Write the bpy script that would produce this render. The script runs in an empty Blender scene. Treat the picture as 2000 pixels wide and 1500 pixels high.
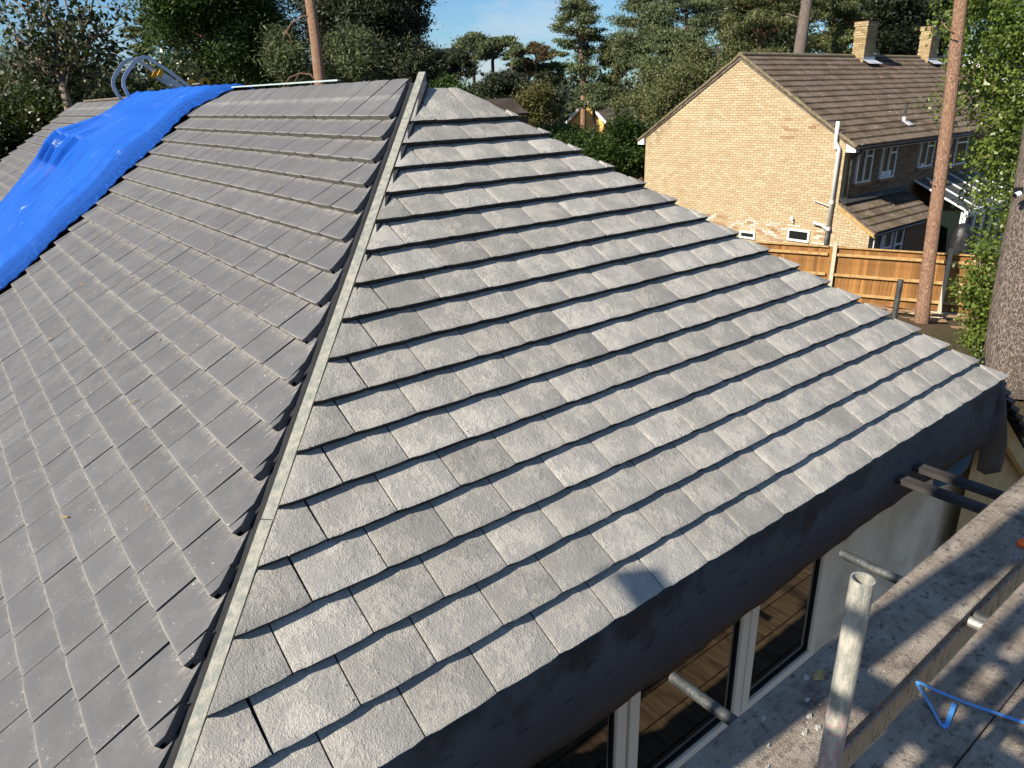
import bpy, bmesh, math, random
import numpy as np
from mathutils import Vector, Matrix
R=math.radians
random.seed(7); rng=np.random.default_rng(7)
S=bpy.context.scene
COL=S.collection
# ------------------------------------------------------------------ camera
F_PX=1408.68; YAW=0.912861; PIT=0.379140; ROLL=-0.030573
CAM=Vector((-3.2805,-5.0235,-0.5627))
cy_,sy_=math.cos(YAW),math.sin(YAW); cp_,sp_=math.cos(PIT),math.sin(PIT)
FW=Vector((cy_*cp_,sy_*cp_,-sp_)); _rt=Vector((sy_,-cy_,0)); _up=_rt.cross(FW)
RT=_rt*math.cos(ROLL)+_up*math.sin(ROLL); UP=-_rt*math.sin(ROLL)+_up*math.cos(ROLL)
cd=bpy.data.cameras.new('camera'); cam=bpy.data.objects.new('camera',cd); COL.objects.link(cam)
cd.sensor_width=36; cd.lens=36*F_PX/2000; cd.clip_end=3000; cd.clip_start=.05
m3=Matrix((RT,UP,-FW)).transposed(); cam.matrix_world=Matrix.Translation(CAM)@m3.to_4x4()
S.camera=cam
# ------------------------------------------------------------------ light
SUN_EL=R(35); SUN_AZ=R(177)           # direction towards the sun, azimuth measured from +X
sdir=Vector((math.cos(SUN_EL)*math.cos(SUN_AZ),math.cos(SUN_EL)*math.sin(SUN_AZ),math.sin(SUN_EL)))
W=bpy.data.worlds.new('World'); S.world=W; W.use_nodes=True
nt=W.node_tree; nt.nodes.clear()
wo=nt.nodes.new('ShaderNodeOutputWorld'); bg=nt.nodes.new('ShaderNodeBackground'); sky=nt.nodes.new('ShaderNodeTexSky')
sky.sky_type='NISHITA'; sky.sun_disc=False; sky.sun_elevation=SUN_EL; sky.sun_rotation=math.pi/2-SUN_AZ; sky.air_density=1.0; sky.dust_density=.6; sky.ozone_density=1.6
tc=nt.nodes.new('ShaderNodeTexCoord'); mp=nt.nodes.new('ShaderNodeMapping'); mp.inputs['Scale'].default_value=(2.2,2.2,7)
nz=nt.nodes.new('ShaderNodeTexNoise'); nz.inputs['Scale'].default_value=1.6; nz.inputs['Detail'].default_value=7; nz.inputs['Roughness'].default_value=.6
cr=nt.nodes.new('ShaderNodeValToRGB'); cr.color_ramp.elements[0].position=.50; cr.color_ramp.elements[1].position=.74
cr.color_ramp.elements[1].color=(.8,.8,.8,1)
mx=nt.nodes.new('ShaderNodeMixRGB'); mx.inputs[2].default_value=(7.4,7.6,8.2,1)
nt.links.new(tc.outputs['Generated'],mp.inputs[0]); nt.links.new(mp.outputs[0],nz.inputs['Vector']); nt.links.new(nz.outputs['Fac'],cr.inputs[0])
nt.links.new(cr.outputs[0],mx.inputs[0]); tn=nt.nodes.new('ShaderNodeMixRGB'); tn.blend_type='MULTIPLY'; tn.inputs[0].default_value=1; tn.inputs[2].default_value=(.72,1.04,1.36,1); nt.links.new(sky.outputs[0],tn.inputs[1]); nt.links.new(tn.outputs[0],mx.inputs[1]); nt.links.new(mx.outputs[0],bg.inputs[0])
bg.inputs[1].default_value=.057; nt.links.new(bg.outputs[0],wo.inputs[0])
sl=bpy.data.lights.new('sun','SUN'); sl.energy=5.0; sl.angle=R(.53); sl.color=(1,.90,.76)
so=bpy.data.objects.new('sun',sl); COL.objects.link(so); so.rotation_euler=sdir.to_track_quat('Z','Y').to_euler()
S.view_settings.view_transform='Standard'; S.view_settings.look='None'; S.view_settings.gamma=1; S.view_settings.use_curve_mapping=False
S.view_settings.exposure=.8
S.cycles.max_bounces=6; S.cycles.transparent_max_bounces=12
# ------------------------------------------------------------------ helpers
def at(px,py,d):                      # point at photo pixel (2000x1500) and depth d metres
    return CAM+(FW+RT*((px-1000)/F_PX)-UP*((py-750)/F_PX))*d
def proj(p):
    v=p-CAM; z=v.dot(FW)
    return (1000+F_PX*v.dot(RT)/z,750-F_PX*v.dot(UP)/z,z) if z>.01 else (-9e9,-9e9,-1)
def tag(o,label=None,cat=None,group=None,kind=None):
    if label:o['label']=label
    if cat:o['category']=cat
    if group:o['group']=group
    if kind:o['kind']=kind
    return o
def empty(name,loc,label,cat,group=None,rz=0):
    o=bpy.data.objects.new(name,None); COL.objects.link(o); o.location=loc; o.rotation_euler=(0,0,rz); o.empty_display_size=.1
    return tag(o,label,cat,group)
class MB:
    def __init__(s): s.v=[]; s.f=[]; s.a=[]; s.uv=None
    def add(s,vs,fs,a=0.0):
        n=len(s.v); s.v+= [tuple(x) for x in vs]; s.f+=[tuple(i+n for i in f) for f in fs]; s.a+=[a]*len(vs)
        return s
    def box(s,c,sz,rot=None,a=0.0,bev=0):
        hx,hy,hz=sz[0]/2,sz[1]/2,sz[2]/2
        P=[Vector((x,y,z)) for z in(-hz,hz) for y in(-hy,hy) for x in(-hx,hx)]
        if rot is not None: P=[rot@p for p in P]
        c=Vector(c)
        return s.add([p+c for p in P],[(0,2,3,1),(4,5,7,6),(0,1,5,4),(2,6,7,3),(0,4,6,2),(1,3,7,5)],a)
    def bar(s,p,q,w,h,up=Vector((0,0,1)),a=0.0):   # straight bar, top centre line p-q offset down by h/2
        p=Vector(p);q=Vector(q);d=(q-p);L=d.length;d.normalize();x=d.cross(up).normalized();z=x.cross(d)
        return s.box((p+q)/2-z*h/2,(w,L,h),Matrix((x,d,z)).transposed(),a)
    def tube(s,pts,rad,n=8,a=0.0,cap=True):
        pts=[Vector(p) for p in pts]; m=len(pts)
        if not hasattr(rad,'__len__'): rad=[rad]*m
        vs=[];fs=[]; prev=None
        for i,p in enumerate(pts):
            t=(pts[min(i+1,m-1)]-pts[max(i-1,0)])
            if t.length<1e-9: t=Vector((0,0,1))
            t.normalize()
            if prev is None: x=t.orthogonal().normalized()
            else:
                x=prev-t*prev.dot(t)
                x=x.normalized() if x.length>1e-6 else t.orthogonal().normalized()
            prev=x; y=t.cross(x)
            for k in range(n):
                an=2*math.pi*k/n; vs.append(p+(x*math.cos(an)+y*math.sin(an))*rad[i])
        for i in range(m-1):
            for k in range(n):
                k2=(k+1)%n; fs.append((i*n+k,i*n+k2,(i+1)*n+k2,(i+1)*n+k))
        if cap: fs.append(tuple(range(n))[::-1]); fs.append(tuple((m-1)*n+k for k in range(n)))
        return s.add(vs,fs,a)
    def mesh(s,name,mat,smooth=False):
        me=bpy.data.meshes.new(name); me.from_pydata(s.v,[],s.f); me.materials.append(mat)
        if any(s.a): me.attributes.new('var','FLOAT','POINT').data.foreach_set('value',np.array(s.a,dtype=np.float32))
        if s.uv:
            ul=me.uv_layers.new(name='tuv'); li=np.empty(len(me.loops),dtype=np.int32); me.loops.foreach_get('vertex_index',li)
            ul.data.foreach_set('uv',np.array(s.uv,dtype=np.float32)[li].ravel())
        if smooth: me.polygons.foreach_set('use_smooth',[True]*len(me.polygons))
        me.update(); return me
    def build(s,name,mat,parent=None,smooth=False,world=True,centre=True,**tg):
        me=s.mesh(name,mat,smooth)
        o=bpy.data.objects.new(name,me); COL.objects.link(o)
        off=Vector((0,0,0))
        if centre and s.v:
            a=np.array(s.v); off=Vector((a.min(0)+a.max(0))/2)
            if parent is None: off.z=float(a[:,2].min())
            me.transform(Matrix.Translation(-off))
        o.location=off
        if parent is not None:
            o.parent=parent
            if world:
                base=Vector(parent.location) if parent.parent is None else Vector(parent.location)+Vector(parent.parent.location)
                o.location=off-base
        return tag(o,**tg)
def mesh_np(name,V,Fq,mat,var=None):   # many separate quads at once
    me=bpy.data.meshes.new(name); nv=len(V); nf=len(Fq)
    me.vertices.add(nv); me.vertices.foreach_set('co',np.asarray(V,np.float32).ravel())
    me.loops.add(nf*4); me.loops.foreach_set('vertex_index',np.asarray(Fq,np.int32).ravel())
    me.polygons.add(nf); me.polygons.foreach_set('loop_start',np.arange(0,nf*4,4,dtype=np.int32))
    if var is not None: me.attributes.new('var','FLOAT','POINT').data.foreach_set('value',np.asarray(var,np.float32))
    me.materials.append(mat); me.update(calc_edges=True); me.validate(); return me
# ------------------------------------------------------------------ materials
def newmat(name,rough=.8,spec=.3):
    m=bpy.data.materials.new(name); m.use_nodes=True; t=m.node_tree; b=t.nodes['Principled BSDF']
    b.inputs['Roughness'].default_value=rough; b.inputs['Specular IOR Level'].default_value=spec
    return m,t,b
class N:                              # small node helper
    def __init__(s,t): s.t=t
    def n(s,k,**kw):
        x=s.t.nodes.new('ShaderNode'+k)
        for a,b in kw.items():
            if hasattr(x,a): setattr(x,a,b)
            else: x.inputs[a].default_value=b
        return x
    def l(s,a,b): s.t.links.new(a,b)
    def noise(s,vec,scale,detail=4,rough=.55,dim='3D',w=None):
        x=s.n('TexNoise',noise_dimensions=dim); x.inputs['Scale'].default_value=scale; x.inputs['Detail'].default_value=detail; x.inputs['Roughness'].default_value=rough
        if vec is not None: s.l(vec,x.inputs['Vector'])
        if w is not None: s.l(w,x.inputs['W'])
        return x.outputs['Fac']
    def ramp(s,fac,stops):
        x=s.n('ValToRGB'); e=x.color_ramp.elements
        while len(e)<len(stops): e.new(.5)
        for i,(p,c) in enumerate(stops):
            e[i].position=p; e[i].color=(c,c,c,1) if not hasattr(c,'__len__') else (*c,1)
        s.l(fac,x.inputs[0]); return x.outputs[0]
    def mix(s,f,a,b,mode='MIX'):
        x=s.n('MixRGB',blend_type=mode)
        for i,v in enumerate((f,a,b)):
            if hasattr(v,'is_linked') or hasattr(v,'links'): s.l(v,x.inputs[i])
            elif hasattr(v,'__len__'): x.inputs[i].default_value=(*v,1)
            elif i==0: x.inputs[0].default_value=v
            else: x.inputs[i].default_value=(v,v,v,1)
        return x.outputs[0]
    def math(s,op,a,b=None,c=None):
        x=s.n('Math',operation=op)
        for i,v in enumerate((a,b,c)):
            if v is None: continue
            if hasattr(v,'links'): s.l(v,x.inputs[i])
            else: x.inputs[i].default_value=v
        return x.outputs[0]
    def bump(s,h,strength,dist,nrm=None):
        x=s.n('Bump'); x.inputs['Strength'].default_value=strength; x.inputs['Distance'].default_value=dist; s.l(h,x.inputs['Height'])
        if nrm is not None: s.l(nrm,x.inputs['Normal'])
        return x.outputs[0]
    def obj(s): return s.n('TexCoord').outputs['Object']
    def var(s): return s.n('Attribute',attribute_name='var').outputs['Fac']
    def rnd(s): return s.n('ObjectInfo').outputs['Random']
    def scale(s,v,sc):
        x=s.n('Mapping'); x.inputs['Scale'].default_value=sc; s.l(v,x.inputs[0]); return x.outputs[0]
def simple(name,c1,c2=None,scale=8,rough=.8,bump=0,bscale=60,spec=.3,metal=0,stretch=None,detail=5,lo=.35,hi=.65):
    m,t,b=newmat(name,rough,spec); k=N(t); v=k.obj()
    if stretch: v=k.scale(v,stretch)
    b.inputs['Metallic'].default_value=metal
    if c2 is None: b.inputs['Base Color'].default_value=(*c1,1)
    else: k.l(k.ramp(k.noise(v,scale,detail),[(lo,c1),(hi,c2)]),b.inputs['Base Color'])
    if bump: k.l(k.bump(k.noise(v,bscale,4),bump,.02),b.inputs['Normal'])
    return m
def tile_mat(name,dark,mid,dust,rim,amount,bs,fleck,lipdust,tone_):
    m,t,b=newmat(name,.88,.2); k=N(t); v=k.obj(); var=k.var(); w=k.math('MULTIPLY',var,37.0)
    uv=k.n('UVMap',uv_map='tuv').outputs[0]; sp=k.n('SeparateXYZ'); k.l(uv,sp.inputs[0]); vv=sp.outputs[1]; uu=sp.outputs[0]
    n1=k.noise(v,6,6,.62,'4D',w); n2=k.noise(v,38,6,.7,'4D',w); n3=k.noise(v,170,3,.65,'4D',w); n4=k.noise(k.scale(uv,(60,5,1)),1,4,.7,'4D',w)
    base=k.mix(k.ramp(n1,[(.32,0),(.68,1)]),dark,mid)
    base=k.mix(k.ramp(n3,[(.30,.22),(.62,0)]),base,[x*.45 for x in dark])
    lipz=k.ramp(k.math('ADD',vv,k.math('MULTIPLY',k.math('SUBTRACT',n2,.5),.012)),[(.0,1),(.009,0)]) if lipdust else k.ramp(vv,[(0,0),(.004,.5),(.03,0)])
    under=k.math('MULTIPLY',k.ramp(k.math('ADD',vv,k.math('MULTIPLY',k.math('SUBTRACT',n4,.5),.11)),[(.155,0),(.20,1),(.225,1),(.235,0)]),k.ramp(n4,[(.42,0),(.62,1)]))
    side=k.ramp(k.math('ADD',uu,k.math('MULTIPLY',k.math('SUBTRACT',n2,.5),.04)),[(0.0,1),(.012,.4),(.03,0)])
    patch=k.ramp(k.math('ADD',n1,k.math('MULTIPLY',k.math('SUBTRACT',n2,.5),.55)),[(.49,0),(.57,1)])
    f=k.math('ADD',k.math('MULTIPLY',patch,amount[0]),k.math('ADD',k.math('MULTIPLY',lipz,amount[1]),k.math('ADD',k.math('MULTIPLY',side,amount[2]),k.math('MULTIPLY',under,amount[3]))))
    f=k.math('MINIMUM',k.math('MULTIPLY',f,k.ramp(n3,[(.28,.55),(.6,1)])),1.0)
    c=k.mix(f,base,dust)
    fl=k.math('MULTIPLY',k.ramp(k.noise(v,75,3,.5,'4D',w),[(.665,0),(.70,1)]),k.ramp(n1,[(.45,0),(.6,1)]))
    c=k.mix(k.math('MULTIPLY',fl,fleck),c,(.52,.51,.48))
    tone=k.math('ADD',1-tone_/2,k.math('MULTIPLY',k.math('FRACT',k.math('MULTIPLY',var,7.31)),tone_))
    c=k.mix(1.0,c,tone,'MULTIPLY')
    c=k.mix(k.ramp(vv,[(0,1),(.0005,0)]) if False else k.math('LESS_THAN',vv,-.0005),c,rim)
    k.l(c,b.inputs['Base Color'])
    cru=k.math('ADD',.3,k.math('MULTIPLY',k.ramp(k.noise(v,4.5,5,.65,'4D',w),[(.46,0),(.66,1)]),1.9))
    h=k.math('ADD',k.math('MULTIPLY',k.math('MULTIPLY',n2,cru),bs[0]),k.math('ADD',k.math('MULTIPLY',n3,bs[1]),k.math('MULTIPLY',f,bs[2])))
    nb=k.bump(h,1.0,.01); k.l(k.bump(n1,.35,.01,nb),b.inputs['Normal'])
    return m
M={}
M['tile_hip']=tile_mat('dusty_tile',(.285,.277,.257),(.405,.392,.358),(.55,.52,.455),(.04,.04,.042),(.42,.2,.35,.25),(.40,.5,.32),.3,False,.30)  # dust-free lip faces, made near-black to paint in their shade
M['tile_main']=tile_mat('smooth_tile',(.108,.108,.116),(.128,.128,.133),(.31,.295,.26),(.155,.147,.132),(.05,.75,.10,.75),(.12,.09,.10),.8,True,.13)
M['felt']=simple('felt',(.012,.013,.016),(.022,.024,.03),20,.75,.2,200)
M['batten']=simple('pale_timber',(.20,.215,.195),(.34,.33,.275),30,.8,.3,120,stretch=(1,1,1))
M['ridge_timber']=simple('blue_timber',(.30,.40,.43),(.40,.46,.46),20,.8)
M['render']=simple('cream_render',(.56,.45,.33),(.80,.69,.54),2.4,.9,.4,70,detail=8,lo=.33,hi=.56)
M['frame']=simple('cream_upvc',(.82,.71,.58),None,rough=.4,spec=.4)
M['gasket']=simple('black_gasket',(.01,.01,.011),None,rough=.5)
M['white']=simple('white_paint',(.72,.72,.72),(.8,.8,.8),9,.45)
M['black']=simple('black_plastic',(.012,.012,.013),None,rough=.4)
M['steel']=simple('galvanised_steel',(.26,.265,.26),(.42,.42,.38),14,.5,.35,60,metal=.55)
M['steel_dark']=simple('weathered_steel',(.05,.055,.055),(.11,.115,.11),14,.55,.3,60,metal=.4)
M['alu']=simple('aluminium',(.42,.44,.48),(.52,.53,.55),6,.4,metal=.6)
M['yellow']=simple('yellow_plastic',(.65,.30,.015),None,rough=.45)
M['rubber']=simple('black_rubber',(.015,.015,.015),None,rough=.8)
M['orange']=simple('orange_plastic',(.85,.13,.02),None,rough=.5)
M['strap']=simple('blue_strap',(.08,.27,.62),None,rough=.35,spec=.5)
M['straw']=simple('dry_needle',(.45,.34,.13),(.25,.14,.06),40,.8)
M['flake']=simple('mortar_flake',(.36,.34,.30),(.48,.46,.41),40,.9,.4,90)
M['lead']=simple('lead_flashing',(.38,.40,.43),(.55,.57,.6),8,.6)
M['greypvc']=simple('grey_pipe',(.50,.51,.51),(.60,.60,.58),5,.5)
M['softwood']=simple('new_softwood',(.50,.34,.16),(.60,.43,.22),6,.75,.2,60,stretch=(1,1,1))
M['darkwood']=simple('old_board',(.02,.019,.019),(.06,.053,.05),12,.9,.4,90,stretch=(1,.25,1))  # dark grey timber, colour taken darker to stand in for shade
M['litter']=simple('plank_litter',(.20,.12,.07),(.36,.23,.13),10,.85)
M['concrete']=simple('concrete_post',(.42,.38,.28),(.55,.50,.38),10,.9,.3,70)
M['floorboard']=simple('floorboard',(.10,.068,.036),(.22,.155,.085),5,.6,.2,30,stretch=(4,.6,1))
M['blackbag']=simple('black_cover',(.012,.012,.014),(.03,.03,.034),6,.4,.6,12)
M['camera_white']=M['white']
def scaffold_board_mat():
    m,t,b=newmat('scaffold_board',.9,.2); k=N(t); v=k.obj(); st=k.scale(v,(1.2,14,14))
    g=k.noise(st,5,6,.6); d=k.noise(v,3.2,6,.65); p=k.noise(v,130,3,.6); q=k.noise(v,30,5,.7)
    c=k.ramp(g,[(.3,(.16,.13,.10)),(.7,(.29,.245,.195))])
    c=k.mix(k.ramp(d,[(.42,0),(.62,.7)]),c,(.37,.33,.275))
    c=k.mix(k.ramp(k.noise(v,5.5,5,.6),[(.56,0),(.68,.75)]),c,(.085,.07,.06))
    c=k.mix(k.ramp(q,[(.54,0),(.64,.8)]),c,(.075,.065,.055)); k.l(c,b.inputs['Base Color'])
    h=k.math('ADD',k.math('MULTIPLY',g,.3),k.math('ADD',k.math('MULTIPLY',p,.5),k.math('MULTIPLY',q,.6)))
    k.l(k.bump(h,1.0,.014),b.inputs['Normal']); return m
M['board']=scaffold_board_mat()
def whitewash():
    m,t,b=newmat('whitewashed_board',.85,.25); k=N(t); v=k.obj(); st=k.scale(v,(6,6,1.6))
    c=k.mix(k.ramp(k.noise(st,7,6,.7),[(.52,0),(.64,1)]),(.62,.58,.52),(.26,.22,.18))
    k.l(c,b.inputs['Base Color']); k.l(k.bump(k.noise(v,60,4),.4,.01),b.inputs['Normal']); return m
M['whitewash']=whitewash()
def tube_mat():
    m,t,b=newmat('spattered_tube',.55,.4); k=N(t); v=k.obj(); b.inputs['Metallic'].default_value=.25
    c=k.mix(k.ramp(k.noise(k.scale(v,(1,1,.35)),26,6,.7),[(.42,0),(.62,1)]),(.25,.26,.23),(.56,.53,.45))
    sp=k.n('SeparateXYZ'); k.l(v,sp.inputs[0])
    z=k.ramp(k.math('ADD',sp.outputs[2],k.math('MULTIPLY',k.noise(v,12,5),.25)),[(.0,1),(.50,.9),(.62,0)])
    c=k.mix(k.math('MULTIPLY',z,k.ramp(k.noise(v,90,4,.7),[(.5,0),(.6,.75)])),c,(.72,.30,.34))
    k.l(c,b.inputs['Base Color']); k.l(k.bump(k.noise(v,120,4,.6),.5,.004),b.inputs['Normal']); return m
M['tube']=tube_mat()
def membrane():
    m,t,b=newmat('roof_membrane',.6,.35); k=N(t); v=k.obj(); sp=k.n('SeparateXYZ'); k.l(v,sp.inputs[0])
    stain=k.ramp(k.math('ADD',sp.outputs[2],k.math('MULTIPLY',k.math('SUBTRACT',k.noise(k.scale(v,(1,1,.8)),3.2,6,.6),.5),1.1)),[(.10,0),(.24,1)])
    c=k.mix(k.math('MULTIPLY',stain,.85),(.060,.067,.077),(.017,.017,.018))
    # printed dashes
    br=k.n('TexBrick'); br.inputs['Color1'].default_value=(0,0,0,1); br.inputs['Color2'].default_value=(0,0,0,1)
    c=k.mix(k.ramp(k.noise(v,1.3,4),[(.45,0),(.7,.35)]),c,(.095,.10,.11)); k.l(c,b.inputs['Base Color'])
    wv=k.n('TexWave',wave_type='BANDS'); wv.inputs['Scale'].default_value=90; k.l(v,wv.inputs['Vector'])
    k.l(k.bump(wv.outputs['Fac'],.12,.004),b.inputs['Normal']); t.nodes.remove(br); return m
M['membrane']=membrane()
M['dash']=simple('printed_dash',(.034,.04,.047),None,rough=.6)
M['bluepatch']=simple('blue_membrane',(.035,.12,.24),(.05,.16,.30),6,.6)
def tarp():
    m,t,b=newmat('blue_tarpaulin',.5,.25); k=N(t); v=k.obj()
    uv=k.n('UVMap',uv_map='tuv').outputs[0]
    c=k.mix(k.ramp(k.noise(k.scale(uv,(14,1.2,1)),2.2,5),[(.3,0),(.7,1)]),(.003,.062,.35),(.006,.10,.47))
    c=k.mix(k.ramp(k.noise(k.scale(uv,(3,2.2,1)),3.2,6,.75),[(.63,0),(.66,.55)]),c,(.42,.52,.68)); k.l(c,b.inputs['Base Color'])
    h=k.math('ADD',k.math('MULTIPLY',k.noise(k.scale(uv,(9,1.0,1)),3,5,.6),1.2),k.math('MULTIPLY',k.noise(v,42,4,.6),.35))
    wv=k.n('TexWave',wave_type='BANDS',bands_direction='Y'); wv.inputs['Scale'].default_value=30; wv.inputs['Distortion'].default_value=9; wv.inputs['Detail'].default_value=3; k.l(k.scale(uv,(1,3,1)),wv.inputs['Vector']); eg=k.n('SeparateXYZ'); k.l(uv,eg.inputs[0]); em=k.ramp(eg.outputs[0],[(0,1),(.13,.5),(.17,0)]); h=k.math('ADD',h,k.math('MULTIPLY',k.math('MULTIPLY',wv.outputs['Fac'],em),.8)); k.l(k.bump(h,.8,.03),b.inputs['Normal']); return m
M['tarp']=tarp()
def glass():
    m=bpy.data.materials.new('window_glass'); m.use_nodes=True; t=m.node_tree; t.nodes.clear(); k=N(t)
    o=k.n('OutputMaterial'); tr=k.n('BsdfTransparent'); gl=k.n('BsdfGlossy'); gl.inputs['Roughness'].default_value=.02; gl.inputs['Color'].default_value=(.9,.9,.9,1)
    tr.inputs['Color'].default_value=(.72,.74,.72,1); fr=k.n('Fresnel'); fr.inputs[0].default_value=1.6; mx=k.n('MixShader')
    k.l(k.math('MINIMUM',k.math('MULTIPLY',fr.outputs[0],1.7),1.0),mx.inputs[0]); k.l(tr.outputs[0],mx.inputs[1]); k.l(gl.outputs[0],mx.inputs[2]); k.l(mx.outputs[0],o.inputs[0]); return m
M['glass']=glass()
def leafmat(name,c1,c2,trans=.25,rough=.55,spec=.3):
    m,t,b=newmat(name,rough,spec); k=N(t); v=k.obj()
    f=k.math('ADD',k.math('MULTIPLY',k.noise(v,.9,4),.7),k.math('MULTIPLY',k.var(),.4))
    c=k.ramp(f,[(.35,c1),(.75,c2)]); k.l(c,b.inputs['Base Color'])
    tl=k.n('BsdfTranslucent'); k.l(k.mix(1.0,c,(1.1,1.25,.5),'MULTIPLY'),tl.inputs[0]); mx=k.n('MixShader'); mx.inputs[0].default_value=trans
    o=[n for n in t.nodes if n.type=='OUTPUT_MATERIAL'][0]
    k.l(b.outputs[0],mx.inputs[1]); k.l(tl.outputs[0],mx.inputs[2]); k.l(mx.outputs[0],o.inputs[0]); return m
M['lf_dark']=leafmat('sycamore_leaf',(.016,.026,.010),(.05,.065,.022),.2)
M['lf_mid']=leafmat('broad_leaf',(.022,.046,.012),(.08,.125,.028))
M['lf_olive']=leafmat('willow_leaf',(.07,.075,.024),(.14,.135,.05))
M['lf_pine']=leafmat('pine_needle',(.045,.068,.03),(.145,.17,.075),.12)
M['lf_pine_dark']=leafmat('dark_needle',(.016,.025,.013),(.05,.062,.028),.08)
M['lf_pine_olive']=leafmat('olive_needle',(.05,.066,.026),(.16,.175,.065),.14)
M['lf_birch']=leafmat('birch_leaf',(.06,.095,.018),(.19,.25,.045),.35,.4,.45)
M['lf_hedge']=leafmat('hedge_leaf',(.022,.034,.010),(.075,.09,.026),.2,.4,.5)
M['lf_shrub']=leafmat('shrub_leaf',(.022,.042,.008),(.075,.12,.02))
M['lf_brown']=leafmat('browning_needle',(.07,.05,.02),(.13,.10,.045),.1)
def bark(name,c1,c2,sc=18,stretch=(1,1,.3),bump=.8):
    m,t,b=newmat(name,.9,.2); k=N(t); o_=k.obj(); v=k.scale(o_,stretch); n=k.noise(v,sc,6,.7); n0=k.noise(k.scale(o_,(1,1,.09)),sc*2.6,6,.7)
    fis=k.ramp(n0,[(.38,0),(.52,1)])
    c=k.mix(fis,[x*.62 for x in c1],k.ramp(n,[(.3,c1),(.7,c2)])); k.l(c,b.inputs['Base Color'])
    k.l(k.bump(k.math('ADD',k.math('MULTIPLY',fis,.7),n),bump,.03),b.inputs['Normal']); return m
M['bark_pine']=bark('pine_bark',(.26,.15,.10),(.40,.25,.165),26)
M['bark_big']=bark('old_pine_bark',(.17,.135,.115),(.27,.22,.185),22,(1,1,.35),1)
M['bark_dark']=bark('dark_bark',(.07,.05,.035),(.14,.105,.075),14)
M['bark_grey']=bark('grey_bark',(.22,.17,.13),(.34,.27,.21),14)
def brickmat(name,cols,patch=None):
    m,t,b=newmat(name,.9,.2); k=N(t); v=k.obj(); g=k.n('NewGeometry').outputs['Position']
    f=k.math('ADD',k.var(),k.math('MULTIPLY',k.math('SUBTRACT',k.noise(g,1.2,4),.5),.6))
    c=k.ramp(f,cols); c=k.mix(k.ramp(k.noise(g,40,4,.7),[(.45,0),(.7,.3)]),c,(.50,.40,.26)); 
    k.l(c,b.inputs['Base Color']); k.l(k.bump(k.noise(g,90,4),.4,.006),b.inputs['Normal']); return m
YB=[(.0,(.375,.285,.168)),(.25,(.40,.31,.188)),(.6,(.425,.338,.21)),(.9,(.47,.385,.255))]
M['brick']=brickmat('yellow_brick',YB)
M['brick_chimney']=brickmat('sooty_brick',[(.0,(.24,.16,.075)),(.4,(.32,.235,.12)),(.9,(.40,.31,.18))])
M['brick_side']=brickmat('shaded_brick',[(.0,(.13,.078,.052)),(.5,(.18,.115,.074)),(1,(.22,.15,.095))])  # yellow brick darkened to brown, the long side's shade painted in
M['brick_white']=brickmat('painted_brick',[(0,(.44,.39,.31)),(1,(.56,.51,.43))])
M['brick_red']=brickmat('red_brick',[(0,(.27,.155,.09)),(1,(.36,.23,.135))])
M['mortar']=simple('mortar',(.35,.275,.16),(.40,.32,.19),6,.95)
M['mortar_dark']=simple('dark_mortar',(.20,.16,.12),(.27,.22,.16),6,.95)
def pantile():
    m,t,b=newmat('brown_pantile',.85,.25); k=N(t); g=k.n('NewGeometry').outputs['Position']; w=k.var()
    c=k.mix(k.ramp(w,[(0,0),(1,1)]),(.058,.043,.034),(.115,.086,.068))
    c=k.mix(k.ramp(k.noise(g,1.1,4),[(.45,0),(.65,.8)]),c,(.105,.088,.073))
    c=k.mix(k.ramp(k.noise(g,2.4,5,.7),[(.52,0),(.62,.8)]),c,(.055,.05,.025))
    c=k.mix(k.ramp(k.noise(g,7.5,5,.75),[(.63,0),(.67,.8)]),c,(.42,.37,.31))
    k.l(c,b.inputs['Base Color']); k.l(k.bump(k.noise(g,40,4),.5,.01),b.inputs['Normal']); return m
M['pantile']=pantile()
M['moss']=simple('mossy_edge',(.10,.085,.045),(.22,.18,.12),14,.95,.5,40)
def fencemat():
    m,t,b=newmat('fence_board',.75,.25); k=N(t); v=k.scale(k.obj(),(3,3,.5)); w=k.rnd()
    c=k.ramp(k.noise(v,8,6,.65),[(.3,(.20,.09,.026)),(.7,(.36,.185,.06))])
    c=k.mix(k.ramp(k.noise(k.obj(),9,2),[(.66,0),(.72,.7)]),c,(.17,.06,.015))
    c=k.mix(1.0,c,k.math('ADD',.6,k.math('MULTIPLY',w,.65)),'MULTIPLY'); k.l(c,b.inputs['Base Color']); return m
M['fence']=fencemat()
M['rail']=simple('fence_rail',(.34,.20,.075),(.48,.32,.14),9,.8)
def groundmat():
    m,t,b=newmat('leaf_littered_ground',.95,.15); k=N(t); v=k.obj()
    c=k.ramp(k.noise(v,.35,5),[(.38,(.050,.055,.022)),(.62,(.10,.072,.045))])
    c=k.mix(k.ramp(k.noise(v,14,6,.75),[(.45,0),(.65,.8)]),c,(.17,.11,.065)); k.l(c,b.inputs['Base Color'])
    k.l(k.bump(k.noise(v,20,6,.7),1,.06),b.inputs['Normal']); return m
M['ground']=groundmat()
M['slab']=simple('concrete_slab',(.30,.28,.25),(.42,.40,.36),2.5,.95,.4,40)
M['yellow_render']=simple('yellow_wall',(.58,.36,.10),(.68,.46,.16),2,.9)
M['darkroof']=simple('dark_roof',(.10,.08,.065),(.17,.14,.11),6,.9)
M['nail']=simple('nail_head',(.5,.5,.5),None,rough=.4,metal=.8)
M['winglass']=simple('dark_pane',(.012,.018,.016),None,rough=.06,spec=.9)
M['stonepale']=simple('pale_interior',(.72,.70,.60),None)
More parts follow.
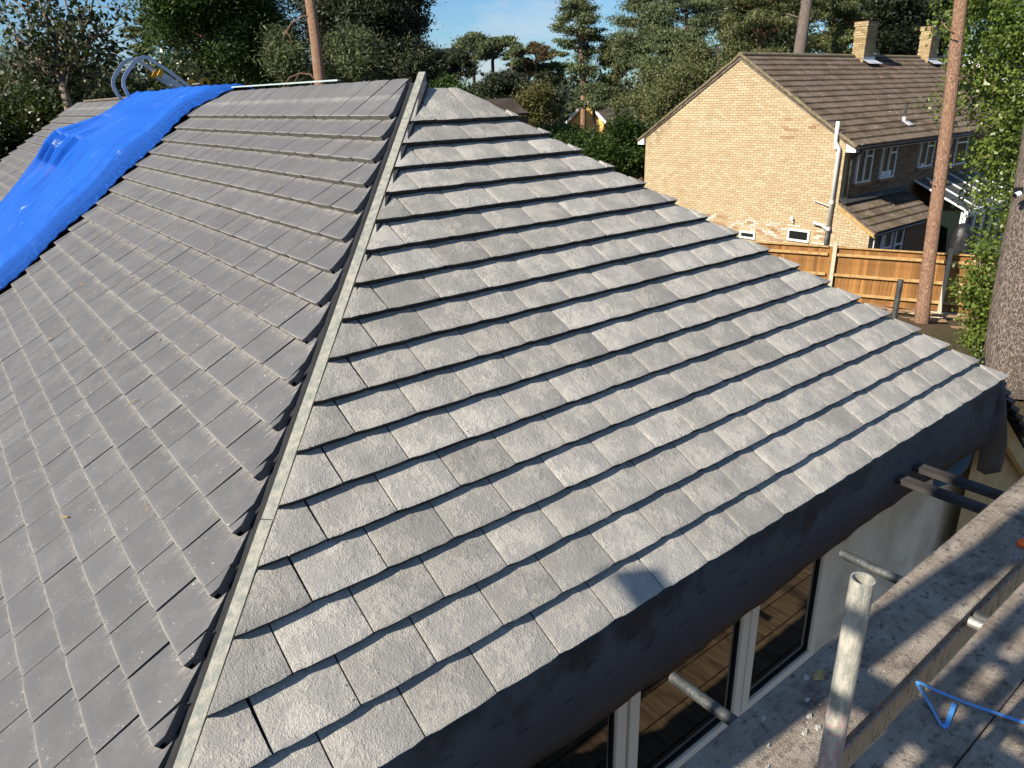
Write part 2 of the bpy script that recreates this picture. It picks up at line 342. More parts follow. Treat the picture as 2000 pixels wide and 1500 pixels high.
# ------------------------------------------------------------------ ground
def gz(x,y):
    pts=[(-1e4,-4.9),(4.5,-4.9),(9,-5.35),(12.5,-5.85),(17,-6.35),(18.4,-6.9),(30,-7.4),(70,-6.5),(1e4,-6.5)]
    for (a,za),(b,zb) in zip(pts,pts[1:]):
        if x<=b: return za+(zb-za)*(x-a)/(b-a) if b-a<9e3 else (zb if a>0 else za)
xs=[-400,-150,-60,-30,-15,-8,-5,-2,1,3,4.5]+[4.5+.9*i for i in range(1,32)]+[40,55,80,130,250,500,900,1600]
ys=[-900,-300,-100,-50,-25]+[-16+1.0*i for i in range(36)]+[25,32,40,55,80,130,250,500,900,1600]
mb=MB(); nx=len(xs)
mb.add([(x,y,gz(x,y)+(random.uniform(-.05,.05) if 4<x<40 else 0)) for y in ys for x in xs],[(j*nx+i,j*nx+i+1,(j+1)*nx+i+1,(j+1)*nx+i) for j in range(len(ys)-1) for i in range(nx-1)])
mb.build('ground',M['ground'],smooth=True,kind='structure',centre=False)
wk=empty('plank_walkway',(0,-4.2,-4.88),'brown timber planks laid on the ground beneath the scaffold','planks')

for i in range(16):
    mb=MB(); mb.box((0.1*(i%3),-3.3-.215*i,-4.86),(8.5,.205,.04)); mb.build('plank',M['floorboard'],wk)
# ------------------------------------------------------------------ the bungalow roof
TH=.639922; TH2=.651789; G=.193945; S0=1.144283; S02=1.0754
def plane(o,u,d): u=Vector(u);d=Vector(d); return (Vector(o),u,d,u.cross(-d) if u.cross(-d).z>0 else -u.cross(-d))
HIP=plane((0,0,0),(1,0,0),(0,-math.cos(TH),-math.sin(TH)))
MAIN=plane((0,0,0),(0,1,0),(-math.cos(TH2),0,-math.sin(TH2)))
FAR=plane((-.88,0,0),(0,1,0),(math.cos(TH),0,-math.sin(TH)))
def PP(pl,u,d,n): return pl[0]+pl[1]*u+pl[2]*d+pl[3]*n
bung=empty('bungalow',(-.4,-.5,-4.9),'bungalow with a half tiled grey hipped roof filling the foreground','house')
def tile_geo(pl,a,b,sk,head,lo0,hi,var,rn,wedge=None):
    """one roof tile between joints a..b, lip at sk, clipped by lo(d)/hi(d)"""
    lo=(lambda d:lo0(min(d,sk-.045))) if pl is MAIN else lo0
    T=.035; rows=[head,head+(sk-head)*.5,sk-.028,sk-.005,sk]
    dn=[None]*5
    mb=MB(); mb.uv=[]
    jn=rn.uniform(-.0010,.0010); tw=rn.uniform(-.0010,.0010); js=rn.uniform(-.0012,.0012); jt=rn.uniform(-.0008,.0008)
    # where does the tile begin if it is cut to a point?
    d0=head
    f=lambda d:min(b,hi(d))-max(a,lo(d))
    if f(sk)<.03: return None
    if f(head)<.004:
        x0,x1=head,sk
        for _ in range(24):
            xm=(x0+x1)/2
            if f(xm)<.004: x0=xm
            else: x1=xm
        d0=x1; rows=[d0,d0+(sk-.045-d0)*.5,max(sk-.045,d0+(sk-d0)*.5),sk-.005,sk]
    NU=6; vs=[];uvs=[]; cam_=rn.uniform(.0018,.0042)
    for ri,d in enumerate(rows):
        l=max(a,lo(d)); h=min(b,hi(d)); 
        if wedge and ri<4: (l,h)=(l,h-wedge*(1-.75*ri/3)) if wedge>0 else (l-wedge*0,h)
        for i in range(NU+1):
            t=i/NU; u=l+(h-l)*t
            fr=(sk-d)/(G if sk-head<.3 else sk-head+.02); n=-.0370*fr+jn+tw*(t-.5)*2-cam_*(2*t-1)**2*((h-l)/.3)
            if ri==4: n-=.0022; 
            dd=d+(js+jt*(t-.5)*2 if ri>=2 else 0)
            if ri==4: dd+=rn.uniform(-.0016,.0016); 
            if ri==4 and i in(0,NU): dd-=.006; n-=.001
            if ri in(1,2): n+=rn.uniform(-.0007,.0007)
            if i in(0,NU) and ri<4: n-=.0014
            vs.append((u,dd,n)); uvs.append((u-a,sk-d))
    k=NU+1; fs=[(r*k+i,r*k+i+1,(r+1)*k+i+1,(r+1)*k+i) for r in range(4) for i in range(NU)]
    nb=len(vs)
    for i in range(k):                 # lower edge of the lip, ragged
        u,dd,n=vs[4*k+i]; vs.append((u,dd-.003,n-T+rn.uniform(-.001,.001))); uvs.append((u-a,-.02))
    for i in range(k): vs.append(vs[4*k+i]); uvs.append((uvs[4*k+i][0],-.004))
    fs+=[(nb+k+i,nb+k+i+1,nb+i+1,nb+i) for i in range(NU)]
    for side,idx in((0,0),(1,NU)):
        t0=len(vs)
        for r in range(5): vs.append(vs[r*k+idx]); uvs.append((.15,.1))
        vs.append(vs[nb+idx]); uvs.append((.15,-.02)); n0=len(vs)
        for r in range(5):
            if r==4: continue
            u,dd,n=vs[r*k+idx]; vs.append((u,dd,n-T)); uvs.append((.15,.1))
        bl=[n0,n0+1,n0+2,n0+3,t0+5]
        for r in range(4):
            q=(t0+r,t0+r+1,bl[r+1],bl[r]); fs.append(q if side==0 else q[::-1])
    mb.v=[tuple(PP(pl,*p)) for p in vs]; mb.f=fs; mb.uv=uvs; mb.a=[var]*len(vs)
    return mb
rn=random.Random(3)
tiles=[]                              # (size on screen, mesh, material)
def keep(pl,u,d,mb,mat):
    x,y,z=proj(PP(pl,u,d,0)); 
    s=1/(z*z) if z>0 and -30<x<2030 and -30<y<1530 else 0
    tiles.append((s,mb,mat))
def lay(pl,rows,s0,width,phase,odd,lo,hi,umin,umax,head0,mat,cutside):
    for r in rows:
        sk=s0+G*r; head=sk-.25 if r>0 else head0
        ph=phase+(odd if r%2 else 0)
        j0=math.floor((umin-ph)/width)-1
        for j in range(j0,j0+int((umax-umin)/width)+4):
            a=ph+j*width+.0032; b=a+width-.0064
            if b<umin or a>umax: continue
            if min(b,hi(sk))-max(a,lo(sk))<.03: continue
            cut=(lo(head)>a and cutside)
            nxt=(cut and rn.random()<.85)
            bb=b
            mb=tile_geo(pl,a,bb,sk,head,lo,hi,rn.random()+.001,rn,(rn.uniform(.006,.016) if mat=='tile_main' else rn.uniform(.003,.008)) if nxt else None)
            if mb: keep(pl,(max(a,lo(sk))+min(b,hi(sk)))/2,sk-.08,mb,mat)
c1,c2=math.cos(TH),math.cos(TH2)
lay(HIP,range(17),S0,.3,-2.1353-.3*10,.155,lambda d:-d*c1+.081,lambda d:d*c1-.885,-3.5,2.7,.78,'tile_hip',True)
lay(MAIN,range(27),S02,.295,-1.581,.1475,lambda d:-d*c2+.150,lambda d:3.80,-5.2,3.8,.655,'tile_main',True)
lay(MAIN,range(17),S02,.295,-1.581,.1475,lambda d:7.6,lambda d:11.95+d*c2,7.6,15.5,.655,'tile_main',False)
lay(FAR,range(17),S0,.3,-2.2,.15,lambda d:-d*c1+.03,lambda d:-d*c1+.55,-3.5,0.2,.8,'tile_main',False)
lay(FAR,range(17,25),S0,.3,-3.36,0,lambda d:-3.36,lambda d:-2.5,-3.36,-2.6,.8,'tile_main',False)
tiles.sort(key=lambda t:-t[0])
single=[t for t in tiles[:300] if t[0]>0]; rest=tiles[len(single):]
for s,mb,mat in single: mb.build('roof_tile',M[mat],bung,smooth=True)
for mat in('tile_hip','tile_main'):
    A=MB(); A.uv=[]
    for s,mb,mt in rest:
        if mt==mat:
            n=len(A.v); A.v+=mb.v; A.a+=mb.a; A.uv+=mb.uv; A.f+=[tuple(i+n for i in f) for f in mb.f]
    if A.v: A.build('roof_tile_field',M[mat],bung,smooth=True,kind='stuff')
# black underlay below the tiles
def sheet(name,pl,pts,mat,n=-.055,parent=bung,**kw):
    mb=MB(); mb.add([PP(pl,u,d,n) for u,d in pts]+[PP(pl,u,d,n-.02) for u,d in pts],[tuple(range(len(pts))),tuple(range(2*len(pts)-1,len(pts)-1,-1))]+[(i,i+len(pts),(i+1)%len(pts)+len(pts),(i+1)%len(pts)) for i in range(len(pts))])
    return mb.build(name,mat,parent,**kw)
e1=4.25; e2=6.25
sheet('roof_underlay',HIP,[(-.52,.84),(-.30,.84),(e1*c1-.93,e1),(-e1*c1+.02,e1)],M['felt'])
sheet('roof_underlay',MAIN,[(-.62,.68),(-e2*c2+.02,e2),(12.0+e2*c2-.08,e2),(12.5,.68)],M['felt'])
sheet('roof_underlay',FAR,[(-.72,.92),(12.5,.72),(12.5,6.2),(-3.28,6.2),(-3.28,4.3)],M['felt'])
# timbers on the hip and the ridge
h0=Vector((-.505,-.515,-.44)); hd=(Vector((-3.13,-3.15,-2.352))-Vector((-.52,-.53,-.395))).normalized()
hup=Vector((-1,1,0)).normalized().cross(hd); hup=hup if hup.z>0 else -hup
mb=MB(); mb.bar(h0-hd*.11,h0+hd*3.345,.047,.055,hup); mb.build('hip_batten',M['batten'],bung)
mb=MB(); mb.bar(h0+hd*3.352+hup*.004,h0+hd*4.9+hup*.004,.047,.055,hup); mb.build('hip_batten',M['batten'],bung)
mb=MB(); mb.bar((-.50,.7,-.397),(-.50,3.2,-.382),.03,.012); mb.build('ridge_batten',M['ridge_timber'],bung)
mb=MB(); mb.bar((-.46,7.2,-.395),(-.46,11.6,-.395),.14,.03); mb.build('ridge_capping',M['darkroof'],bung)
# black hip roll beside the batten
side=Vector((-1,1,0)).normalized()
mb=MB(); mb.tube([h0+hd*.15+side*.05-hup*.055,h0+hd*2.4+side*.05-hup*.055,h0+hd*4.6+side*.05-hup*.055],.016,8); mb.build('hip_roll',M['rubber'],bung,smooth=True)
# nail heads on the top course
mb=MB()
for i in range(13):
    y=-.45+i*.295
    for dy in(.05,.2):
        p=PP(MAIN,y+dy,.72,-.042); mb.tube([p,p+MAIN[3]*.006],.006,6)
mb.build('nail_heads',M['nail'],bung,kind='stuff')
# eaves membrane hanging below the bottom course
sec=[(-3.380,-2.552),(-3.384,-2.60),(-3.384,-2.72),(-3.382,-2.86),(-3.380,-2.98),(-3.379,-3.035)]
NX=170; X0,X1=-3.5,2.42; mb=MB()
for i in range(NX+1):
    x=X0+(X1-X0)*i/NX
    for j,(y,z) in enumerate(sec):
        w=(.006*math.sin(x*2.1+.6)+.004*math.sin(x*9.3+.3*j)+.003*math.sin(x*23+j*.2))*(j/5)
        dz=(.02*math.sin(x*1.3)+(.10*max(0,(-1.0-x))/1.6)*0 -.03*max(0,x-1.2))*(j/5)
        mb.v.append((x,y+w,z+dz)); mb.a.append(0)
k=len(sec); mb.f=[(i*k+j,(i+1)*k+j,(i+1)*k+j+1,i*k+j+1) for i in range(NX) for j in range(k-1)]
o=mb.build('eaves_membrane',M['membrane'],bung,smooth=True); sol=o.modifiers.new('s','SOLIDIFY'); sol.thickness=.003
# loose flap at the far corner
fl=[[(2.42,-3.375,-2.552),(2.53,-3.375,-2.575),(2.78,-3.34,-2.80),(2.98,-3.35,-3.16)],
    [(2.42,-3.39,-2.72),(2.52,-3.41,-2.80),(2.72,-3.40,-3.02),(2.97,-3.37,-3.24)],
    [(2.42,-3.38,-2.90),(2.50,-3.40,-3.03),(2.70,-3.39,-3.20),(3.0,-3.37,-3.38)],
    [(2.36,-3.375,-3.10),(2.44,-3.36,-3.30),(2.70,-3.35,-3.44),(3.06,-3.35,-3.545)]]
mb=MB(); mb.v=[p for r in fl for p in r]; mb.a=[0]*16; mb.f=[(r*4+c,r*4+c+1,(r+1)*4+c+1,(r+1)*4+c) for r in range(3) for c in range(3)]
o=mb.build('membrane_flap',M['membrane'],bung,smooth=True); ss=o.modifiers.new('s','SUBSURF'); ss.subdivision_type='SIMPLE'; ss.levels=ss.render_levels=1; sol=o.modifiers.new('t','SOLIDIFY'); sol.thickness=.003
mb=MB(); mb.add([(1.62,-3.36,-3.08),(2.2,-3.36,-2.97),(2.31,-3.36,-3.03),(2.28,-3.35,-3.22),(2.05,-3.34,-3.27),(1.72,-3.34,-3.20)],[(0,1,2,3,4,5)])
o=mb.build('membrane_underside',M['bluepatch'],bung); sol=o.modifiers.new('t','SOLIDIFY'); sol.thickness=.003
# printed dashes on the membrane
mb=MB()
for row,(z,y) in enumerate(((-2.70,-3.3895),(-2.82,-3.3855))):
    for i in range(24):
        x=-3.3+i*.235+row*.11; mb.box((x,y-.004,z+.004*math.sin(x*3)),(.06,.0016,.003))
mb.build('printed_marks',M['dash'],bung,kind='stuff')
# far verge timbers
mb=MB(); mb.bar((2.9,-3.27,-2.95),(5.2,-3.27,-4.66),.05,.13); mb.build('rafter',M['softwood'],bung)
mb=MB(); mb.add([(2.85,-3.2,-3.0),(5.2,-3.2,-4.75),(5.2,-3.2,-5),(2.85,-3.2,-5)],[(0,1,2,3)]); mb.build('verge_board',M['softwood'],bung)
# walls and windows under the eaves
mb=MB()
mb.add([(.92,-3.07,-4.9),(4.1,-3.07,-4.9),(4.1,-3.07,-3.95),(2.3,-3.07,-2.62),(.92,-3.07,-2.62),(.92,-2.9,-4.9),(4.1,-2.9,-4.9),(4.1,-2.9,-3.95),(2.3,-2.9,-2.62),(.92,-2.9,-2.62)],[(0,1,2,3,4),(9,8,7,6,5),(0,5,6,1),(1,6,7,2),(2,7,8,3),(3,8,9,4),(4,9,5,0)])
mb.build('wall',M['render'],bung)
mb=MB(); mb.box((-2.95,4.5,-3.85),(.2,15,2.1)); mb.build('wall',M['render'],bung)
mb=MB(); mb.box((-.97,-2.97,-4.66),(3.78,.2,.5)); mb.build('wall',M['render'],bung)
mb=MB(); mb.box((-.3,-2.97,-2.75),(5.0,.18,.32)); mb.build('lintel',M['render'],bung)
ft=M['frame']
def window(x0,x1,bars):
    fr=MB(); y=-3.05; z0,z1=-4.41,-2.93; w=.075
    fr.box(((x0+x1)/2,y,z0+w/2+.02),(x1-x0,.07,w+.04)); fr.box(((x0+x1)/2,y,z1-w/2),(x1-x0,.07,w))
    fr.box((x0+w/2,y,(z0+z1)/2+.02),(w,.07,z1-z0-2*w-.046)); fr.box((x1-w/2,y,(z0+z1)/2+.02),(w,.07,z1-z0-2*w-.046))
    o=fr.build('window_frame',ft,bung); bv=o.modifiers.new('b','BEVEL'); bv.width=.006; bv.segments=2
    g=MB(); gk=.010
    X0,X1,Z0,Z1=x0+w,x1-w,z0+w+.04,z1-w
    for bx in(((X0+X1)/2,Z0+gk/2,X1-X0,gk),((X0+X1)/2,Z1-gk/2,X1-X0,gk)): g.box((bx[0],-3.054,bx[1]),(bx[2],.016,bx[3]))
    for xx in(X0+gk/2,X1-gk/2): g.box((xx,-3.054,(Z0+Z1)/2),(gk,.016,Z1-Z0-2*gk-.002))
    g.build('gasket',M['gasket'],o)
    p=MB(); p.box(((X0+X1)/2,-3.045,(Z0+Z1)/2),(X1-X0-.004,.006,Z1-Z0-.004)); p.build('pane',M['glass'],o)
    b=MB()
    for t in bars:
        xx=X0+(X1-X0)*t; b.box((xx,-3.030,(Z0+Z1)/2),(.008,.006,Z1-Z0-.02))
    for t in(.36,.72): b.box(((X0+X1)/2,-3.029,Z0+(Z1-Z0)*t),(X1-X0-.02,.006,.008))
    b.build('glazing_bar',ft,o)
window(.02,.90,(.4,.75)); window(-1.13+.075,.005,(.25,.5,.75)); window(-2.25,-1.08,(.35,.7)); window(-2.9,-2.27,(.5,))
mb=MB(); mb.box((-.97,-3.06,-4.43),(3.9,.16,.03)); mb.build('window_sill',ft,bung)
fl_=[]
for i in range(14):
    mb=MB(); mb.box((-.2,-2.75+.2*i,-4.62),(5.2,.19,.03)); mb.build('floorboard',M['floorboard'],bung)
mb=MB(); mb.box((-1,-.5,-4.72),(5.4,5.2,.1)); mb.build('floor',M['litter'],bung)
# ------------------------------------------------------------------ tarpaulin over the ridge
RE=[(3.86,4.6),(3.83,4.2),(3.80,3.6),(3.80,2.8),(3.80,2.0),(3.80,1.3),(3.74,.95),(3.4,.74),(3.15,.60)]
def lerp(tab,x):
    for (a,b),(c,d) in zip(tab,tab[1:]):
        if (x-a)*(x-c)<=0: return b+(d-b)*(x-a)/(c-a)
    return tab[-1][1] if abs(x-tab[-1][0])<abs(x-tab[0][0]) else tab[0][1]
reT=[(d,y) for y,d in RE]
leT=[(.60,7.45),(.8,7.75),(1.15,7.85),(1.4,8.6),(1.62,9.6),(1.9,9.3),(2.2,8.75),(2.7,8.60),(3.13,8.45),(4.6,8.2)]
def fold(t,d):
    f=0
    for c,w,h,sl in((.46,.007,.012,.03),(.60,.010,.03,.07),(.72,.016,.07,.045),(.80,.011,.05,.06),(.90,.018,.09,.03),(.965,.022,.13,-.01)):
        cc=c+sl*(d-2)*.4+.008*math.sin(d*3.1+c*40)+.004*math.sin(d*7.7+c*90); hh=h*(.02+.98*math.exp(-((d-1.9)/.75)**2)+.5*min(1,max(0,d-2.6)))
        f+=hh*math.exp(-((t-cc)/w)**2)
    f+=.010*math.sin(t*31+d*1.5)*t+.008*math.sin(d*7+t*9)+.006*math.sin(t*83+d*2.2+math.sin(d*5))+.007*math.exp(-(t/.10)**2)*math.sin(d*46+t*40)+.005*math.exp(-((t-.2)/.05)**2)*math.sin(d*31)
    return f
mb=MB(); mb.uv=[]; NT,ND=140,120
ds=[.60+(4.6-.60)*(j/ND)**1.1 for j in range(ND+1)]
back=[(-.40,-.362),(-.28,-.40),(-.05,-.52),(.35,-.80)]
rows_=[]
for (bx,bz) in back[::-1]: rows_.append(('b',bx,bz))
for d in ds: rows_.append(('m',d,0))
for kind,a_,b_ in rows_:
    d=a_ if kind=='m' else .60
    yR=lerp(reT,d); yL=lerp(leT,d)
    for i in range(NT+1):
        t=i/NT; y=yR+(yL-yR)*t
        hgt=.018+.02*min(1,max(0,(d-.6)*2))+fold(t,d)*(1 if kind=='m' else .4)
        if i<3: hgt-=.012*(3-i)
        if i>NT-3: hgt*=(NT-i)/3*.9+.1
        if kind=='m':
            p=PP(MAIN,y,d,hgt); rr=max(0,1-(d-.60)/.25); p.z-=0*rr
        else: p=Vector((a_,y,b_-.01+hgt*.6))
        mb.v.append(tuple(p)); mb.a.append(0); mb.uv.append((t,d/4))
k=NT+1; mb.f=[(j*k+i,(j+1)*k+i,(j+1)*k+i+1,j*k+i+1) for j in range(len(rows_)-1) for i in range(NT)]
tp=mb.build('tarpaulin',M['tarp'],smooth=True,label='bright blue tarpaulin draped over the ridge and down the grey roof',cat='tarpaulin')
sol=tp.modifiers.new('t','SOLIDIFY'); sol.thickness=.004; sol.offset=-1
# ------------------------------------------------------------------ roof ladder hooked over the ridge
lad=empty('roof_ladder',(0,8.2,-.35),'aluminium roof ladder with ridge hooks and yellow wheels lying over the ridge','ladder')
fr=[(-.60,-.40),(-.638,-.27),(-.626,-.18),(-.58,-.10),(-.448,.045),(-.365,.108),(-.289,.136),(-.222,.122),(-.147,.067),(.012,-.046),(.17,-.18),(.295,-.286),(.6,-.53)]
bk=[(-.57,-.50),(-.662,-.37),(-.696,-.25),(-.682,-.165),(-.63,-.083),(-.50,.065),(-.418,.114),(-.344,.129),(-.27,.10),(-.15,.01),(.2,-.28),(.5,-.53)]
def rail(pts,y,w=.022,h=.05):
    mb=MB(); n=len(pts); P=[Vector((x,y,z)) for x,z in pts]
    for i,p in enumerate(P):
        tdir=(P[min(i+1,n-1)]-P[max(i-1,0)]).normalized(); nrm=tdir.cross(Vector((0,1,0))).normalized()
        for a,b in((-1,-1),(1,-1),(1,1),(-1,1)): mb.v.append(tuple(p+Vector((0,1,0))*a*w/2+nrm*b*h/2)); mb.a.append(0)
    for i in range(n-1):
        for q in range(4): mb.f.append((i*4+q,i*4+(q+1)%4,(i+1)*4+(q+1)%4,(i+1)*4+q))
    mb.f+=[(0,1,2,3),((n-1)*4+3,(n-1)*4+2,(n-1)*4+1,(n-1)*4)]
    return mb
rail(fr,7.5).build('hook_rail',M['alu'],lad); rail(bk,7.9).build('hook_rail',M['alu'],lad)
for y in(7.53,7.87):
    mb=MB(); mb.bar((-.06,y,-.06),(1.6,y,-1.32),.03,.085); mb.build('stile',M['alu'],lad)
    mb=MB(); mb.bar((-.085,y,-.035),(-.035,y,-.07),.045,.10); mb.build('end_cap',M['yellow'],lad)
for i in range(5):
    mb=MB(); x=.12+i*.28; mb.tube([(x,7.53,-.2-.76*(x-.06)),(x,7.87,-.2-.76*(x-.06))],.016,8); mb.build('rung',M['alu'],lad)
for y in(7.36,8.02):
    c=Vector((.49,y,-.235)); w=MB(); 
    w.tube([c-Vector((0,.012,0)),c+Vector((0,.012,0))],.034,20)
    for q in range(6):
        an=q*math.pi/3; w.bar(c,c+Vector((math.cos(an)*.066,0,math.sin(an)*.066)),.018,.012,Vector((0,1,0)))
    for q in range(20):
        a0=q*math.pi/10;a1=(q+1)*math.pi/10; w.bar(c+Vector((math.cos(a0),0,math.sin(a0)))*.064,c+Vector((math.cos(a1),0,math.sin(a1)))*.064,.022,.014,Vector((0,1,0)))
    o=w.build('wheel',M['yellow'],lad)
    tt=MB(); tt.tube([c+Vector((math.cos(q*math.pi/12),0,math.sin(q*math.pi/12)))*.076 for q in range(25)],.012,8,cap=False); tt.build('tyre',M['rubber'],o)
mb=MB(); mb.tube([(.49,7.36,-.235),(.49,8.02,-.235)],.01,8); mb.build('axle',M['alu'],lad)
# ------------------------------------------------------------------ scaffold
sc=empty('scaffold',(-1.95,-4.48,-4.83),'galvanised scaffold tubes under the boards beside the eaves','scaffold')
def hollow(p,q,r,mat,name,n=20,**kw):
    p=Vector(p);q=Vector(q); t=(q-p).normalized(); x=t.orthogonal().normalized(); y=t.cross(x); mb=MB()
    for c,rr in((p,r),(q,r),(q,r-.004),(q-t*.25,r-.004)):
        for k in range(n): an=2*math.pi*k/n; mb.v.append(tuple(c+(x*math.cos(an)+y*math.sin(an))*rr)); mb.a.append(0)
    for a in range(3):
        for k in range(n): mb.f.append((a*n+k,a*n+(k+1)%n,(a+1)*n+(k+1)%n,(a+1)*n+k))
    mb.f.append(tuple(range(n))[::-1]); mb.f.append(tuple(3*n+k for k in range(n)))
    return mb.build(name,mat,sc,smooth=False,**kw)
o=hollow((-1.96,-4.485,-3.1),(-1.949,-4.481,-1.521),.0245,M['tube'],'standard',24,label='upright scaffold tube spattered with pale and pink paint')
for x in(-1.365,-.03):
    hollow((x,-4.9,-2.816),(x,-3.57,-2.816),.0245,M['steel_dark'],'transom')
hollow((-.085,-3.9,-2.816),(-.085,-4.9,-2.816),.0245,M['steel'],'transom')
for x in(.97,1.2):
    mb=MB(); mb.bar((x,-3.25,-2.80),(x,-4.0,-2.80),.075,.035); mb.build('cross_board',M['darkwood'],sc)
hollow((-1.96,-4.485,-4.85),(-1.96,-4.485,-3.11),.0245,M['steel'],'standard')
hollow((3.69,-2.03,-4.9),(3.70,-2.03,-2.27),.026,M['steel_dark'],'standard')
for z in(.23,.0): hollow((-4.6,-4.9,z),(-4.6,-4.1,z),.028,M['steel'],'offscreen_rail')  # rails out of view, placed to throw bands on the upright tube
for y in(-4.9,-4.12,-3.62): hollow((-4.62,y,-4.9),(-4.62,y,.8),.0245,M['steel'],'standard')  # unseen posts added to go with the shadow casters
mb=MB(); mb.box((-4.56,-4.25,-.19),(.03,1.2,.15)); mb.build('shadow_plank',M['darkwood'],sc)  # unseen board added to cast the shadow across the deck
mb=MB(); mb.bar((-4.52,-3.58,-2.9),(-4.52,-3.74,.7),.03,.2,Vector((0,1,0))); mb.build('shadow_board',M['darkwood'],sc)  # this and the next boards: unseen, added to cast strips of shadow on the deck
mb=MB(); mb.bar((-4.55,-3.74,.72),(-4.55,-3.69,2.7),.03,.27,Vector((0,1,0))); mb.build('shadow_board',M['darkwood'],sc)
mb=MB(); mb.box((-4.58,-3.45,1.5),(.03,.30,1.6)); mb.build('shadow_board',M['darkwood'],sc)  # out of view, added to shade the cross boards
mb=MB(); mb.bar((-4.5,-4.14,-2.9),(-4.5,-4.07,.7),.03,.09,Vector((0,1,0))); mb.build('shadow_board',M['darkwood'],sc)
mb=MB(); mb.bar((-4.5,-4.27,-2.9),(-4.5,-4.22,.7),.03,.07,Vector((0,1,0))); mb.build('shadow_board',M['darkwood'],sc)
mb=MB(); mb.box((-6.21,-3.13,.91),(.03,.24,.13),Matrix.Rotation(R(28),3,'X')); mb.build('shadow_tag',M['darkwood'],sc)  # unseen piece added to drop a shadow on the eaves tiles
hollow((-6.25,-3.62,-4.9),(-6.25,-3.62,1.1),.0245,M['steel'],'standard'); hollow((-6.25,-3.7,.95),(-6.25,-3.08,.95),.02,M['steel'],'offscreen_rail')  # unseen post and arm added to hold the shadow piece
def plank(name,c,sz,mat,label,group=None,cat='board',seed=0,par=None):
    r=random.Random(seed); mb=MB(); n=14; hx,hy,hz=[s/2 for s in sz]
    for i in range(n+1):
        x=c[0]-hx+sz[0]*i/n; w=r.uniform(-.002,.002); zz=r.uniform(-.0015,.0015)
        for y,z in((-hy,-hz),(-hy,hz-.004),(-hy+.006,hz),(hy-.006,hz),(hy,hz-.004),(hy,-hz)): mb.v.append((x,c[1]+y+w,c[2]+z+zz)); mb.a.append(0)
    for i in range(n):
        for q in range(6): mb.f.append((i*6+q,i*6+(q+1)%6,(i+1)*6+(q+1)%6,(i+1)*6+q))
    mb.f+=[tuple(range(6)),tuple(n*6+q for q in range(6))[::-1]]
    return mb.build(name,mat,None,label=label,cat=cat,group=group)
plank('scaffold_board',(.6,-4.052,-2.769),(7.0,.30,.038),M['board'],'dusty scaffold board beside the windows, dark stained and littered with mortar flakes',seed=1)
plank('edge_board',(.6,-4.18,-3.0),(7.0,.030,.30),M['whitewash'],'whitewashed board standing on edge in the gap below the scaffold boards',seed=2)
for i in range(3):
    y=-4.389-.229*i; lab=('dusty scaffold board across the narrow gap from the board beside the windows','dusty scaffold board second out from the narrow gap, under the blue strap end','outermost dusty scaffold board at the bottom right corner')[i]
    plank('scaffold_board',(1.15,y,-2.769) if i==0 else (.6+.01*i,y,-2.769),(5.9 if i==0 else 7.0,.224,.038),M['board'],lab,'boards of the outer scaffold deck',seed=5+i)
# things lying on the boards
mb=MB(); st=[(-.60,-4.64,-2.745),(-.655,-4.52,-2.735),(-.70,-4.42,-2.728),(-.73,-4.32,-2.722),(-.745,-4.262,-2.715),(-.752,-4.262,-2.722),(-.80,-4.33,-2.735),(-.865,-4.405,-2.745),(-.845,-4.412,-2.744),(-.74,-4.392,-2.725)]
for p,q in zip(st,st[1:]): mb.bar(p,q,.017,.0015,Vector((.3,-.5,1)))
mb.build('packing_strap',M['strap'],label='bent blue packing strap lying on the outer scaffold boards',cat='strap')
mb=MB(); 
for i in range(7):
    t=i/6; 
    for k in range(10): an=2*math.pi*k/10; mb.v.append((.62+.08*t-.04+.0*k,-4.165+math.cos(an)*.022*math.sin(math.pi*min(1,.25+t*.75)),-2.728+math.sin(an)*.022*math.sin(math.pi*min(1,.25+t*.75)))); mb.a.append(0)
mb.f=[(i*10+k,i*10+(k+1)%10,(i+1)*10+(k+1)%10,(i+1)*10+k) for i in range(6) for k in range(10)]+[tuple(range(10))[::-1],tuple(60+k for k in range(10))]
mb.build('plug',M['orange'],smooth=True,label='orange rounded plug lying on the scaffold board beside the windows edge',cat='plug')
fr_=random.Random(5)
for i,(x,y) in enumerate([(-1.12,-4.02),(-1.19,-4.07),(-1.27,-4.10),(-1.21,-4.12),(-1.02,-3.96),(-.98,-4.05),(-1.33,-3.97),(-.88,-4.0),(-1.42,-4.05),(-1.08,-4.13),(-.80,-4.1),(-1.5,-4.1)]):
    mb=MB(); n=6; r=fr_.uniform(.006,.016); an0=fr_.uniform(0,6)
    pts=[(x+math.cos(an0+k)*r*fr_.uniform(.5,1.2)*1.5,y+math.sin(an0+k)*r*fr_.uniform(.4,.9)) for k in range(n)]
    mb.add([(a,b,-2.748) for a,b in pts]+[(x+(a-x)*.8,y+(b-y)*.8,-2.748+fr_.uniform(.004,.011)) for a,b in pts],[tuple(range(n))[::-1],tuple(range(n,2*n))]+[(k,(k+1)%n,n+(k+1)%n,n+k) for k in range(n)])
    mb.build('mortar_flake',M['flake'],label='pale mortar flake lying on the scaffold board beside the windows',cat='flake',group='mortar flakes on the scaffold board')
mb=MB(); mb.add([(-1.02,-3.985,-2.742),(-.97,-3.965,-2.735),(-.95,-4.0,-2.728),(-.99,-4.012,-2.738)],[(0,1,2,3)]); o=mb.build('fallen_leaf',M['straw'],label='curled yellow leaf on the scaffold board beside the windows by the wall',cat='leaf'); o.modifiers.new('t','SOLIDIFY').thickness=.001
